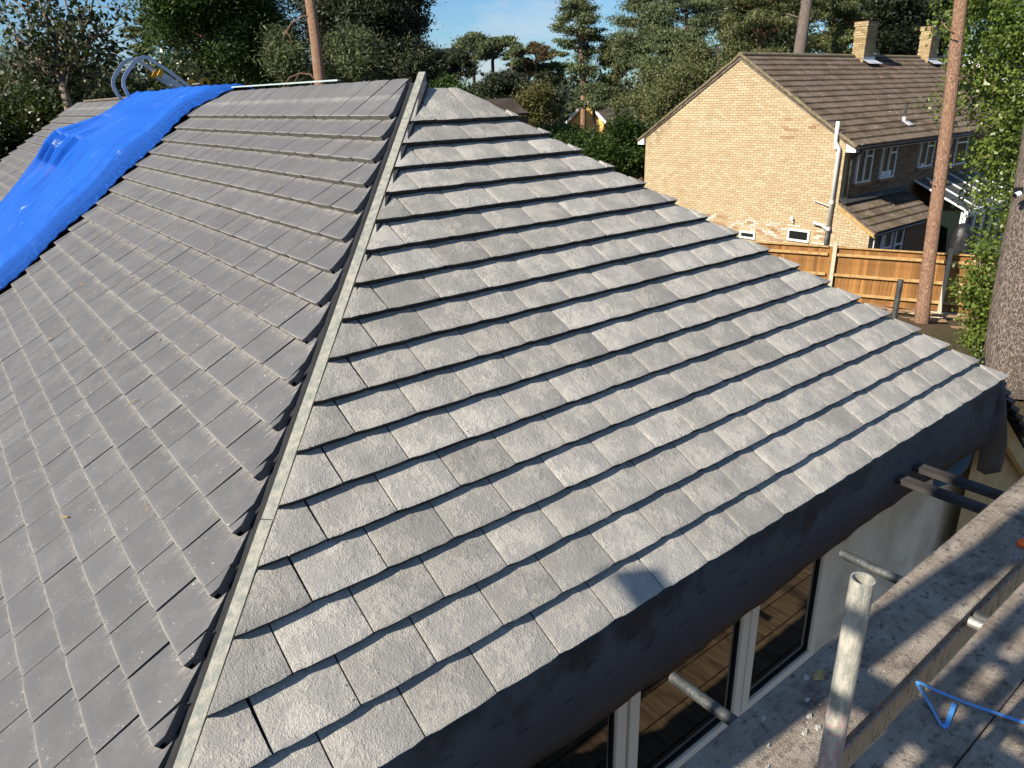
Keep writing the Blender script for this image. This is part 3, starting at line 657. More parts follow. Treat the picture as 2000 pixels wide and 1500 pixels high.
def crumbs(name,n,fn,lo,hi,label,seed):
    r=random.Random(seed); mb=MB()
    for i in range(n):
        c,u,v,w=fn(r); q=lo+(hi-lo)*r.random()**3
        P=[c+u*(math.cos(k*2.1+r.random())*q*r.uniform(.6,1.3))+v*(math.sin(k*2.1+r.random())*q) for k in range(3)]
        mb.add(P+[c+w*q*r.uniform(.5,1)],[(0,1,3),(1,2,3),(2,0,3)])
    mb.build(name,M['flake'],label=label,cat='crumbs',kind='stuff')
EX,EY,EZ=Vector((1,0,0)),Vector((0,1,0)),Vector((0,0,1))
crumbs('mortar_crumbs',450,lambda r:(Vector((r.gauss(-1.2,.35),r.uniform(-4.19,-3.92),-2.751)),EX,EY,EZ),.001,.006,'scattered mortar crumbs on the scaffold board beside the windows',3)
crumbs('grit',350,lambda r:(Vector((r.uniform(-1.6,1.0),r.uniform(-4.7,-4.29),-2.7505)),EX,EY,EZ),.001,.004,'fine grit scattered over the outer scaffold boards',4)
def onhip(r):
    while True:
        k=r.randrange(6,17); sk=S0+G*k; d=sk-abs(r.gauss(.02,.05)); u=-d*c1+.10+abs(r.gauss(0,.9))
        fr=(sk-d)/G
        if fr<.85: return PP(HIP,u,d,-.0370*fr-.001),HIP[1],HIP[2],HIP[3]
crumbs('dried_mortar_bits',900,onhip,.0008,.0055,'dried mortar bits stuck to the grey hip slope tiles',6)
# dry needles on the main slope
def nd(u,d,ang,L):
    mb=MB()
    for s in(0,.22):
        p=PP(MAIN,u,d,.004); q=PP(MAIN,u+math.cos(ang+s)*L,d+math.sin(ang+s)*L,.006); mid=(p+q)/2+MAIN[3]*.006+MAIN[1]*.003
        mb.tube([p,mid,q],[.0022,.0018,.0008],4)
    mb.build('pine_needle',M['straw'],label='dry pine needle pair lying on the grey roof slope',cat='needle',group='dry pine needles on the roof slope')
for q in [(1.0,2.55,1,.07),(.3,3.25,2.2,.06),(-.9,3.35,1.2,.08),(-1.3,3.95,.4,.07),(-1.85,3.6,2.5,.05),(1.7,3.1,.9,.08),(.1,2.3,1.8,.05),(-.1,1.75,2,.05),(2.5,2.7,1.3,.07),(1.2,3.55,.6,.06),(-.4,3.05,2.7,.05),(2.0,1.9,1.7,.05)]: nd(*q)
# ------------------------------------------------------------------ neighbour's brick house (local frame: x along ridge, y along gable, z=0 at eaves)
RZ=R(.86); HB=at(1672,284,21)
hs=empty('brick_house',HB,'two storey yellow brick house with brown pantiled roof beyond the fence','house',rz=RZ)
def hpart(name,mb,mat,parent=hs,smooth=False,**kw): return mb.build(name,mat,parent,smooth,world=False,centre=False,**kw)
SPAN=8.345; RISE=2.655; LEN=15.0; y0,y1=.32,8.02; sl_=RISE/(SPAN/2)
def gtop(y): return sl_*min(y,SPAN-y)-.12
GR=-4.95
# mortar core
mb=MB(); mb.add([(.06,y0,GR),(.06,y1,GR),(.06,y1,gtop(y1)),(.06,SPAN/2,gtop(SPAN/2)),(.06,y0,gtop(y0)),(.3,y0,GR),(.3,y1,GR),(.3,y1,gtop(y1)),(.3,SPAN/2,gtop(SPAN/2)),(.3,y0,gtop(y0))],[(0,4,3,2,1),(5,6,7,8,9),(0,5,9,4),(1,2,7,6),(2,3,8,7),(3,4,9,8)])
hpart('wall',mb,M['mortar'])
mb=MB(); mb.box((LEN/2+.3,y0+.12,(GR-.05)/2),(LEN-.02,.2,-GR-.05)); hpart('wall',mb,M['mortar_dark'])
mb=MB(); mb.box((LEN/2+.3,y1-.12,(GR-.05)/2),(LEN-.02,.2,-GR-.05)); hpart('wall',mb,M['mortar_dark'])
mb=MB(); mb.box((LEN+.3,SPAN/2,(GR-.05)/2),(.2,SPAN-.9,-GR-.05)); hpart('wall',mb,M['mortar_dark'])
CH,BW,BH,MJ=.0762,.2286,.0662,.010
def brick_box(mb,c,sz,a): mb.box(c,sz,None,a)
br=random.Random(11)
holes=[(1.02,1.92,-3.05,-2.55),(3.0,3.68,-3.2,-2.83)]
gb=[]
nrow=int((RISE+3.2)/CH)
for r in range(nrow):
    z=-3.15+r*CH+CH/2; off=(BW/2 if r%2 else 0)
    for c in range(-1,38):
        a=y0+c*BW+off; b=a+BW-MJ; a=max(a,y0); b=min(b,y1)
        # clip to the gable slope
        zt=z+BH/2
        if zt>-.12+sl_*y0:
            ym=(zt+.12)/sl_; a=max(a,ym); b=min(b,SPAN-ym)
        if b-a<.04: continue
        if any(a<h[1] and b>h[0] and z<h[3] and z>h[2] for h in holes): continue
        gb.append((a,b,z))
def scr(b): 
    p=hs_m@Vector((.05,(b[0]+b[1])/2,b[2])); x,y,zz=proj(p); return (b[1]-b[0])/zz if y<470 else 0
hs_m=Matrix.Translation(HB)@Matrix.Rotation(RZ,4,'Z')
gb.sort(key=lambda b:-scr(b))
cache={}
def bvar(y,z):
    v=br.random()
    if 1.2<y<2.4 and .05<z<.75 and br.random()<.22: return 'r',v
    if z<-2.5 and br.random()<.5: return ('w' if br.random()<.62 else 'r'),v
    return 'y',v
bm={'y':M['brick'],'w':M['brick_white'],'r':M['brick_red']}
stuff={'y':MB(),'w':MB(),'r':MB()}
for i,(a,b,z) in enumerate(gb):
    kk,v=bvar((a+b)/2,z); w=b-a; pr_=br.uniform(0,.006)
    if i<300:
        q=(kk,round(w,2),int(v*6))
        if q not in cache:
            t=MB(); t.box((0,0,0),(.05,w,BH),None,(q[2]+.5)/6); cache[q]=t.mesh('brick',bm[kk])
        o=bpy.data.objects.new('brick',cache[q]); COL.objects.link(o); o.parent=hs; o.location=(.072-pr_,(a+b)/2,z)
    else: stuff[kk].box((.072-pr_,(a+b)/2,z),(.05,w,BH),None,v*.98+.01)
for kk in stuff:
    if stuff[kk].v: hpart('brickwork',stuff[kk],bm[kk],kind='stuff')
# long side brickwork with window openings
wins=[(.84,1.76,-1.18,-.10,'casement'),(2.38,3.34,-1.18,-.10,'casement'),(5.05,6.12,-1.05,-.10,'casement'),(7.45,8.95,-1.18,-.10,'wide')]
mb=MB()
for r in range(int(4.0/CH)):
    z=-4.0+r*CH+CH/2
    if z>-.1: continue
    off=BW/2 if r%2 else 0
    for c in range(-1,52):
        a=max(.30,.05+c*BW+off); b=.05+c*BW+off+BW-MJ
        if b-a<.04: continue
        if any(a<w[1] and b>w[0] and w[2]-.07<z<w[3] for w in wins): continue
        mb.box(((a+b)/2,y0+.012-br.uniform(0,.005),z),(b-a,.05,BH),None,br.random())
hpart('brickwork',mb,M['brick_side'],kind='stuff')
mb=MB()
for r in range(int(3.9/CH)):
    z=-3.9+r*CH+CH/2; w=.105 if r%2 else .22
    mb.box((.075,y0+.004+w/2,z),(.055,w,BH),None,br.random())
for a,b,z0,z1,kind in wins:
    o=None; f=MB(); W_=.05; y=y0-.02
    f.box(((a+b)/2,y,z0+W_/2),(b-a,.07,W_)); f.box(((a+b)/2,y,z1-W_/2),(b-a,.07,W_))
    xm=a+(b-a)*(.5 if kind=='casement' else .35)
    for x in(a+W_/2,xm,b-W_/2): f.box((x,y,(z0+z1)/2),(W_,.07,z1-z0-2*W_-.004))
    zt=z1-(z1-z0)*.28; f.box(((xm+b)/2,y-.003,zt),(b-xm-W_*1.5,.07,W_))
    o=hpart('window',f,M['white'])
    p=MB(); p.box(((a+b)/2,y+.015,(z0+z1)/2),(b-a-.04,.01,z1-z0-.04)); 
    q=p.build('pane',M['winglass'],o,world=False,centre=False)
    s=MB(); s.box(((a+b)/2,y0-.05,z0-.035),(b-a+.12,.14,.06)); s.build('sill',M['brick_red'],o,world=False,centre=False)
for a,b,h in((2.55,3.2,.16),(5.35,5.6,.2)):
    p=MB(); p.box(((a+b)/2,y0-.008,-1.12+h/2),(b-a,.012,h)); hpart('pale_sill_item',p,M['white'])
for a,b,z0,z1 in((1.10,1.86,-2.98,-2.60),(3.04,3.64,-3.12,-2.87)):
    f=MB(); 
    for bx in(((a+b)/2,z0+.03,b-a,.06),((a+b)/2,z1-.03,b-a,.06)): f.box((.03,bx[0],bx[1]),(.06,bx[2],bx[3]))
    for yy in(a+.03,b-.03): f.box((.03,yy,(z0+z1)/2),(.06,.06,z1-z0-.124))
    o=hpart('window',f,M['white']); p=MB(); p.box((.042,(a+b)/2,(z0+z1)/2),(.01,b-a-.1,z1-z0-.1)); p.build('pane',M['winglass'],o,world=False,centre=False)
# roof of pantiles
GA=.31; slen=math.hypot(SPAN/2,RISE); ang=math.atan2(RISE,SPAN/2); nrm=Vector((0,-math.sin(ang),math.cos(ang))); dwn=Vector((0,-math.cos(ang),-math.sin(ang)))
def pan_mesh(v,w=.30):
    mb=MB(); n=17
    for d,nn in((-.04,-.06),(GA,0.0),(GA,-.075)):
        for i in range(n):
            u=i/(n-1); wave=.060*math.sin(u*2*math.pi)**2
            flat=wave if True else 0
            if d==GA and nn<0: p=Vector((u*w,0,0))+dwn*(d-.004)+nrm*(flat-.05)
            else: p=Vector((u*w,0,0))+dwn*d+nrm*(nn+flat)
            mb.v.append(tuple(p)); mb.a.append(v)
    for r in range(2):
        for i in range(n-1): mb.f.append((r*n+i,(r+1)*n+i,(r+1)*n+i+1,r*n+i+1))
    return mb
pv=[pan_mesh(.05+.9*i/7) for i in range(8)]; pm=[m.mesh('pantile',M['pantile']) for m in pv]
pts=[]
rowsN=int(slen/GA)+1
for r in range(rowsN):
    d=slen+.03-GA*(r+1)
    for c in range(50):
        x=-.02+c*.30; p0=Vector((x,SPAN/2,RISE))+dwn*max(d,-.0)
        if d<0: p0=Vector((x,SPAN/2,RISE))+dwn*0.02
        X,Y,Z=proj(hs_m@p0); vis=1/Z if(0<X<1990 and Y>0) else 0
        if X>1880: vis*=.5
        pts.append((vis,p0,br.randrange(8)))
pts.sort(key=lambda t:-t[0])
st_=MB()
for i,(v,p0,kx) in enumerate(pts):
    j=Vector((0,0,br.uniform(-.004,.004)))
    if i<300:
        o=bpy.data.objects.new('pantile',pm[kx]); COL.objects.link(o); o.parent=hs; o.location=p0+j
    else:
        n=len(st_.v); st_.v+=[tuple(Vector(a)+p0+j) for a in pv[kx].v]; st_.a+=pv[kx].a; st_.f+=[tuple(q+n for q in f) for f in pv[kx].f]
hpart('pantile_field',st_,M['pantile'],kind='stuff')
mb=MB(); T_=.07
mb.add([(0,-.02,-.075),(LEN+.4,-.02,-.075),(LEN+.4,SPAN/2,RISE-.06),(0,SPAN/2,RISE-.06),(0,SPAN+.02,-.075),(LEN+.4,SPAN+.02,-.075),
        (0,-.02,-.16),(0,SPAN/2,RISE-.15),(0,SPAN+.02,-.16),(LEN+.4,-.02,-.16),(LEN+.4,SPAN/2,RISE-.15),(LEN+.4,SPAN+.02,-.16)],
       [(0,1,2,3),(3,2,5,4),(0,3,7,6),(3,4,8,7),(6,7,10,9),(7,8,11,10),(1,9,10,2),(2,10,11,5),(0,6,9,1),(4,5,11,8)])
hpart('roof_deck',mb,M['darkroof'])
mb=MB(); mb.add([(0,SPAN/2,RISE+.01),(LEN+.4,SPAN/2,RISE+.01),(LEN+.4,SPAN+.06,-.05),(0,SPAN+.06,-.05)],[(0,1,2,3)]); hpart('roof_back_slope',mb,M['pantile'])
# mossy verges, ridge tiles, eaves boxes, gutter
mb=MB(); 
def vseg(a,b,w,h,n,mat,name,seed):
    r=random.Random(seed); m=MB(); a=Vector(a);b=Vector(b)
    P=[a+(b-a)*i/n+Vector((r.uniform(-.012,.012),0,r.uniform(-.012,.012))) for i in range(n+1)]
    m.tube(P,[w*r.uniform(.8,1.2) for _ in P],6); hpart(name,m,mat,smooth=True)
vseg((.0,-.03,-.06),(.0,SPAN/2,RISE-.01),.055,.06,46,M['moss'],'verge',1); vseg((.0,SPAN+.03,-.06),(.0,SPAN/2,RISE-.01),.055,.06,46,M['moss'],'verge',2)
for i in range(34):
    m=MB(); x=-.03+i*.45; n=7
    if x>LEN: break
    for xx in(x,x+.44):
        for q in range(n): an=math.pi*q/(n-1); m.v.append((xx,SPAN/2+math.cos(an)*.12,RISE-.03+math.sin(an)*.10)); m.a.append(.3)
    m.f=[(q,q+1,n+q+1,n+q) for q in range(n-1)]+[tuple(range(n)),tuple(range(n,2*n))]; hpart('ridge_tile',m,M['moss'])
for ya in(-.02,SPAN-.28):
    m=MB(); yy=(ya,ya+.30)
    lo_=-.20; m.add([(-.01,yy[0],lo_),(-.01,yy[1],lo_),(-.01,yy[1],gtop(yy[1])-.03 if ya<1 else lo_+.08),(-.01,yy[0],lo_+.08 if ya<1 else gtop(yy[0])-.03),(.2,yy[0],lo_),(.2,yy[1],lo_),(.2,yy[1],lo_+.2),(.2,yy[0],lo_+.1)],[(0,1,2,3)[::-1],(4,5,6,7),(0,4,5,1),(0,3,7,4),(1,5,6,2),(3,2,6,7)]); hpart('eaves_box',m,M['white'])
m=MB(); m.box((LEN/2,.13,-.15),(LEN,.28,.06)); hpart('soffit',m,M['white'])
m=MB(); m.tube([(-.0,-.06,-.10),(LEN,-.06,-.10)],.055,8); hpart('gutter',m,M['black'],smooth=True)
m=MB(); m.tube([(.28,-.06,-.14),(.28,-.02,-.22),(.36,.24,-.36),(.40,.26,-.5),(.42,.26,-1.72)],.035,8); hpart('downpipe',m,M['steel_dark'],smooth=True)
m=MB(); m.tube([(-.07,.60,.66),(-.07,.60,.12),(-.07,.585,.06),(-.07,.47,-.10),(-.07,.46,-.2),(-.07,.48,-2.45)],.056,12); hpart('soil_pipe',m,M['greypvc'],smooth=True)
for zz in(.0,-.2,-1.6,-2.4):
    m=MB(); m.tube([(-.07,.47 if zz<-.1 else .56,zz),(-.07,.47 if zz<-.1 else .56,zz-.1)],.066,12); hpart('pipe_collar',m,M['greypvc'])
m=MB(); m.tube([(-.07,.48,-2.45),(-.07,.49,-3.4)],.058,12); hpart('soil_pipe',m,M['steel_dark'],smooth=True)
m=MB(); m.tube([(-.07,.48,-2.5),(-.07,.7,-2.36),(-.06,.95,-2.33),(.05,1.02,-2.32)],.05,10); hpart('branch_pipe',m,M['greypvc'],smooth=True)
m=MB(); m.tube([(-.07,.48,-1.78),(-.03,1.07,-1.66),(-.02,1.08,-1.6)],.014,6); hpart('waste_pipe',m,M['greypvc'])
m=MB(); m.tube([(.04,1.70,-2.40),(-.05,1.70,-2.38),(-.07,1.72,-2.28)],.03,8); m.tube([(-.07,1.72,-2.30),(-.09,1.73,-2.20)],[.06,.03],8); hpart('wall_lamp',m,M['white'])
# chimneys
for cx in(7.55,13.05):
    cw,cd_,zb,zt=.78,.46,2.2,3.78; yb=SPAN/2-.18
    core=MB(); core.box((cx,yb,(zb+zt)/2),(cw-.02,cd_-.02,zt-zb)); ch=hpart('chimney',core,M['mortar_dark'])
    m=MB(); r=0; z=zb+CH/2
    while z<zt:
        ex=.02 if z>zt-.4 and z<zt-.32 else (.03 if z>zt-.16 else 0); off=BW/2 if r%2 else 0
        for c in range(5):
            a=max(-cw/2-ex,-cw/2-ex+c*BW-off); b=min(cw/2+ex,-cw/2-ex+c*BW-off+BW-MJ)
            if b-a>.04: m.box((cx+(a+b)/2,yb-cd_/2-ex+.02,z),(b-a,.06,BH),None,br.random())
        for c in range(3):
            a=max(-cd_/2-ex,-cd_/2-ex+c*BW-off); b=min(cd_/2+ex,-cd_/2-ex+c*BW-off+BW-MJ)
            if b-a>.04: m.box((cx-cw/2-ex+.02,yb+(a+b)/2,z),(.06,b-a,BH),None,br.random())
        z+=CH; r+=1
    m.build('brickwork',M['brick_chimney'],ch,world=False,centre=False,kind='stuff')
    m=MB(); m.box((cx,yb,zt+.01),(cw+.08,cd_+.08,.05)); m.build('chimney_cap',M['brick_red'],ch,world=False,centre=False)
    m=MB(); ys=yb-cd_/2
    m.add([(cx-cw/2-.12,ys-.03,2.52),(cx-cw/2-.06,ys-.035,2.60),(cx+cw/2+.02,ys-.03,2.62),(cx+cw/2+.05,ys-.05,2.50),(cx+cw/2+.22,ys-.30,2.36),(cx-cw/2-.02,ys-.30,2.36)],[(0,1,2,3),(0,3,4,5)]); o=m.build('flashing',M['lead'],ch,world=False,centre=False); o.modifiers.new('t','SOLIDIFY').thickness=.01
m=MB(); m.tube([(4.45,.72,.45),(4.45,.72,1.02)],.045,10); hpart('vent_pipe',m,M['steel_dark'])
m=MB(); m.tube([(4.45,.72,.42),(4.45,.72,.62)],[.075,.06],10); m.box((4.5,.60,.43),(.3,.3,.03),Matrix.Rotation(ang,3,'X')); hpart('vent_flashing',m,M['lead'])
# lean-to
LY=-.92; lz0,lz1=-1.66,-2.44; la=math.atan2(lz0-lz1,y0-LY); ldw=Vector((0,-math.cos(la),-math.sin(la))); lnr=Vector((0,-math.sin(la),math.cos(la)))
m=MB(); m.add([(.05,y0,lz0),(4.3,y0,lz0),(4.3,LY,lz1),(.05,LY,lz1),(.05,y0,lz0-.07),(4.3,y0,lz0-.07),(4.3,LY,lz1-.07),(.05,LY,lz1-.07)],[(0,3,2,1),(4,5,6,7),(0,4,7,3),(3,7,6,2),(2,6,5,1),(0,1,5,4)])
lt=hpart('lean_to',m,M['darkroof']); sav=(dwn,nrm); dwn,nrm=ldw,lnr; GA_=GA; lm=[pan_mesh(.1+.8*i/4) for i in range(5)]; lme=[q.mesh('pantile',M['pantile']) for q in lm]
L_=math.hypot(y0-LY,lz0-lz1)
for r in range(4):
    d=L_+.05-GA*(r+1)+.0
    for c in range(14):
        o=bpy.data.objects.new('pantile',lme[br.randrange(5)]); COL.objects.link(o); o.parent=lt; o.location=Vector((.06+c*.3,y0,lz0+.05))+ldw*max(d,.02)
dwn,nrm=sav
m=MB(); m.box((2.2,y0-.12,lz0+.04),(4.3,.24,.03),Matrix.Rotation(la,3,'X')); m.build('flashing',M['steel_dark'],lt,world=False,centre=False)
m=MB(); m.add([(.03,y0,lz0-.06),(.03,LY,lz1-.05),(.03,LY,lz1-.16),(.03,y0,lz0-.17),(.06,y0,lz0-.06),(.06,LY,lz1-.05),(.06,LY,lz1-.16),(.06,y0,lz0-.17)],[(0,1,2,3)[::-1],(4,5,6,7),(0,4,5,1),(3,2,6,7),(1,5,6,2)]); m.build('bargeboard',M['rail'],lt,world=False,centre=False)
m=MB(); m.add([(.07,y0,lz0-.1),(.07,LY+.15,lz1+.02),(.07,LY+.15,GR),(.07,y0,GR),(.25,y0,lz0-.1),(.25,LY+.15,lz1+.02),(.25,LY+.15,GR),(.25,y0,GR)],[(0,1,2,3)[::-1],(4,5,6,7),(1,5,6,2)]); m.build('wall',M['mortar'],lt,world=False,centre=False)
m=MB()
for r in range(26):
    z=-3.9+r*CH
    for c in range(-1,6):
        a=max(LY+.15,LY+.15+c*BW+(BW/2 if r%2 else 0)); b=min(y0,LY+.15+c*BW+(BW/2 if r%2 else 0)+BW-MJ)
        if b-a<.04 or z+BH>lz1-.03+(min(a,b)-LY)*math.tan(la)-.08: continue
        m.box((.065,(a+b)/2,z),(.04,b-a,BH),None,br.random())
m.build('brickwork',M['brick'],lt,world=False,centre=False,kind='stuff')
m=MB(); m.tube([(.0,LY-.04,lz1-.06),(4.35,LY-.04,lz1-.06)],.05,8); m.build('gutter',M['black'],lt,world=False,centre=False)
m=MB(); m.box((3.4,LY+.2,-3.4),(1.9,.1,1.8)); m.build('wall',M['brick_side'],lt,world=False,centre=False)
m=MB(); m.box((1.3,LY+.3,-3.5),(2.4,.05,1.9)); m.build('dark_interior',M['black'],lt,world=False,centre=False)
for a in(.35,1.0,1.75):
    f=MB(); b=a+.5; 
    for xx in(a,b): f.box((xx,LY+.14,-3.2),(.06,.06,1.4))
    f.box(((a+b)/2,LY+.14,-2.58),(.44,.06,.06)); f.box(((a+b)/2,LY+.14,-3.05),(.44,.06,.05)); o=f.build('window',M['white'],lt,world=False,centre=False)
    f=MB(); f.box(((a+b)/2,LY+.16,-3.2),(.46,.01,1.3)); f.build('pane',M['winglass'],o,world=False,centre=False)
# white conservatory beside the lean-to
cs=empty('conservatory',hs_m@Vector((6.5,-1.1,GR)),'white framed conservatory with a sloping glass roof behind the birch','conservatory',rz=RZ)
cx0,cx1,cy0,cz1,cz0=5.0,9.6,-1.5,-2.3,-1.45
def cpart(name,m,mat,par=cs):
    off=Vector((6.5,-1.1,GR)); m.v=[tuple(Vector(v)-(off if par is cs else off)) for v in m.v]; return m.build(name,mat,par,world=False,centre=False)
m=MB(); m.add([(cx0,y0-.03,cz0),(cx1,y0-.03,cz0),(cx1,cy0,cz1),(cx0,cy0,cz1),(cx0,y0-.03,cz0-.04),(cx1,y0-.03,cz0-.04),(cx1,cy0,cz1-.04),(cx0,cy0,cz1-.04)],[(0,3,2,1),(4,5,6,7),(0,4,7,3),(3,7,6,2)]); cpart('glass_roof',m,M['steel_dark'])
for i in range(6):
    m=MB(); x=cx0+(cx1-cx0)*i/5; m.bar((x,y0-.04,cz0+.03),(x,cy0,cz1+.03),.06,.05); cpart('roof_bar',m,M['white'])
m=MB(); m.box(((cx0+cx1)/2,cy0,cz1-.1),(cx1-cx0,.12,.2)); cpart('fascia',m,M['white'])
for i in range(7):
    m=MB(); x=cx0+(cx1-cx0)*i/6; m.box((x,cy0,(cz1-.2+GR)/2),(.10,.08,-GR+cz1-.21)); cpart('post',m,M['white'])
m=MB(); m.box(((cx0+cx1)/2,cy0+.05,(cz1-.2+GR)/2),(cx1-cx0,.01,-GR+cz1-.25)); cpart('glazing',m,M['winglass'])
m=MB(); m.box((cx0,(y0+cy0)/2,-3.6),(.02,y0-cy0-.14,2.5)); cpart('end_glazing',m,M['winglass'])
for k_ in range(3):
    m=MB(); m.box((cx0-.01,cy0+.1+k_*(y0-cy0-.2)/2,-3.6),(.05,.06,2.5)); cpart('post',m,M['white'])
# black covered barbecue
c=hs_m@Vector((4.75,-1.6,GR+.0)); m=MB(); n=14
prof=[(.34,0),(.36,.3),(.34,.8),(.38,1.2),(.36,1.7),(.30,2.05),(.16,2.25),(.02,2.3)]
for r_,z in prof:
    for q in range(n): an=2*math.pi*q/n; w=1+.12*math.sin(an*5+z*3)*(.3+z/3); m.v.append((c.x+math.cos(an)*r_*w*.9,c.y+math.sin(an)*r_*w*.9,c.z+z)); m.a.append(0)
m.f=[(i*n+q,i*n+(q+1)%n,(i+1)*n+(q+1)%n,(i+1)*n+q) for i in range(len(prof)-1) for q in range(n)]
m.build('covered_parasol',M['blackbag'],smooth=True,label='tall black covered garden parasol beside the conservatory',cat='parasol cover')
# second brick house far right
P2=at(1925,132,33); h2=empty('brick_house',(P2.x,P2.y,-7.2),'pale orange brick gable with white bargeboard behind the birch at far right','house',rz=RZ)
def h2p(name,m,mat): return m.build(name,mat,h2,world=False,centre=False)
zt=P2.z+7.2
m=MB(); m.add([(0,-5,0),(0,4,0),(0,4,zt-1.9),(0,.6,zt+.35),(0,-5,zt-3.3),(.3,-5,0),(.3,4,0),(.3,4,zt-1.9),(.3,.6,zt+.35),(.3,-5,zt-3.3)],[(0,4,3,2,1),(5,6,7,8,9),(0,5,9,4),(1,2,7,6)]); h2p('wall',m,M['brick'])
m=MB(); m.bar((-.05,-5.2,zt-3.25),(-.05,.6,zt+.5),.12,.22); m.bar((-.05,4.2,zt-1.85),(-.05,.6,zt+.5),.12,.22); h2p('bargeboard',m,M['white'])
m=MB(); m.add([(.02,-5.2,zt-3.2),(.02,.6,zt+.55),(9,.6,zt+.55),(9,-5.2,zt-3.2),(.02,4.2,zt-1.8),(9,4.2,zt-1.8)],[(0,3,2,1),(1,2,5,4)]); h2p('roof',m,M['pantile'])
# small yellow house far off
P3=at(1148,250,62); h3=empty('yellow_house',(P3.x,P3.y,-6.5),'small yellow walled house with white bargeboards between distant pines','house',rz=R(12))
def h3p(name,m,mat): return m.build(name,mat,h3,world=False,centre=False)
m=MB(); m.add([(0,-1.6,0),(0,1.7,0),(0,1.7,4.0),(0,.05,5.4),(0,-1.6,4.0),(6,-1.6,0),(6,1.7,0),(6,1.7,4.0),(6,.05,5.4),(6,-1.6,4.0)],[(0,4,3,2,1),(5,6,7,8,9),(0,5,9,4),(1,2,7,6)]); h3p('wall',m,M['yellow_render'])
m=MB(); m.add([(-.2,-2.0,3.72),(-.2,.05,5.5),(6,.05,5.5),(6,-2,3.72),(-.2,2.1,3.72),(6,2.1,3.72),(-.2,-2.0,3.6),(-.2,.05,5.38),(-.2,2.1,3.6)],[(0,3,2,1),(1,2,5,4)]); h3p('roof',m,M['darkroof'])
m=MB(); m.bar((-.24,-2.05,3.74),(-.24,.05,5.56),.1,.22); m.bar((-.24,2.15,3.74),(-.24,.05,5.56),.1,.22); h3p('bargeboard',m,M['white'])
m=MB(); m.box((2,-3.6,2.0),(3,3.2,4.2)); h3p('shed',m,M['darkroof'])
P4=at(938,222,42); h4=empty('far_roof',(P4.x,P4.y,-6.8),'brown tiled roof slope showing just past the hip in the distance','house',rz=R(5))
m=MB(); m.add([(0,.6,0),(0,-.9,0),(0,-.9,5.1),(0,.6,6.0),(3,.6,0),(3,-.9,0),(3,-.9,5.1),(3,.6,6.0)],[(0,3,2,1)[::-1],(1,2,6,5)]); m.build('wall',M['brick_side'],h4,world=False,centre=False)
m=MB(); m.add([(-.3,-1.0,5.3),(-.3,.5,6.15),(3,.5,6.15),(3,-1.0,5.3)],[(0,3,2,1)]); m.build('roof',M['pantile'],h4,world=False,centre=False).modifiers.new('t','SOLIDIFY').thickness=.12
# ------------------------------------------------------------------ fence
A=Vector((15.54,7.11,-4.62)); B=Vector((17.42,2.72,-4.62)); D_=(B-A); D_.z=0; D_.normalize(); NR=Vector((-D_.y,D_.x,0)); NR=NR if NR.x<0 else -NR
fe=empty('timber_fence',(16.5,5.0,-6.5),'new orange timber close board fence with concrete posts below the brick house','fence')
ft0,ft1=-4.5,9.5; base=-6.53
def fp(t,off,z): p=A+D_*t+NR*off; return Vector((p.x,p.y,z))
rotF=Matrix((D_,NR,Vector((0,0,1)))).transposed()
t=ft0; i=0
while t<ft1:
    m=MB(); z1=-4.76+random.uniform(-.004,.004); z0=base+.22
    c=fp(t,-.035+random.uniform(-.003,.003),(z0+z1)/2); m.box(c,(.104,.018,z1-z0),rotF@Matrix.Rotation(.06,3,'Z')); m.build('fence_board',M['fence'],fe); t+=.10
for t in(-3.85,-1.0,1.98,4.78,7.6):
    m=MB(); m.box(fp(t,.045,(base-4.60)/2),(.10,.11,-4.60-base),rotF); m.build('fence_post',M['concrete'],fe)
    for a in(-4.95,-5.52,-6.05):
        m=MB(); m.box(fp(t+1.43,.03,a),(2.76,.055,.075),rotF); m.build('fence_rail',M['rail'],fe)
    m=MB(); m.box(fp(t+1.43,.012,base+.11),(2.76,.05,.20),rotF); m.build('gravel_board',M['concrete'],fe)
    m=MB(); m.box(fp(t+1.43,.0,-4.745),(2.76,.09,.03),rotF); m.build('fence_capping',M['rail'],fe)
for i in range(9):
    t_=3.6+random.uniform(0,2.4); c=fp(t_,.5+random.uniform(0,1.1),-6.28+.05*(i%3)); m=MB(); m.box(c,(random.uniform(.8,1.7),.14,.035),Matrix.Rotation(random.uniform(-.5,.5)-1.17,3,'Z')); m.build('loose_plank',M['litter'],label='loose weathered plank lying on the ground by the fence foot',cat='plank',group='loose planks by the fence')
# ------------------------------------------------------------------ vegetation
def leaves(name,cs,sig,counts,L,Wd,mat,parent,rg,flat=0.0,upbias=.4,droop=0):
    """leaf quads in gaussian clumps"""
    P=np.repeat(cs,counts,axis=0); sg=np.repeat(sig,counts,axis=0)
    P=P+rg.normal(size=P.shape)*sg
    n=len(P); d=rg.normal(size=(n,3)); d[:,2]=d[:,2]*(1-flat)-droop; d/=np.linalg.norm(d,axis=1,keepdims=True)
    q=rg.normal(size=(n,3)); q[:,2]+=upbias*2; w=np.cross(d,q); w/=np.linalg.norm(w,axis=1,keepdims=True)+1e-9
    l=L*rg.uniform(.6,1.3,(n,1)); ww=Wd*rg.uniform(.6,1.3,(n,1))
    nn=np.cross(d,w)
    V=np.stack([P-d*l*.5,P+w*ww*.5+nn*l*.06,P+d*l*.5,P-w*ww*.5+nn*l*.06],1).reshape(-1,3)
    off=np.array(parent.location) if parent.parent is None else 0
    me=mesh_np(name,V-off,np.arange(n*4).reshape(-1,4),mat,np.repeat(rg.random(n),4))
    o=bpy.data.objects.new(name,me); COL.objects.link(o); o.parent=parent; return o
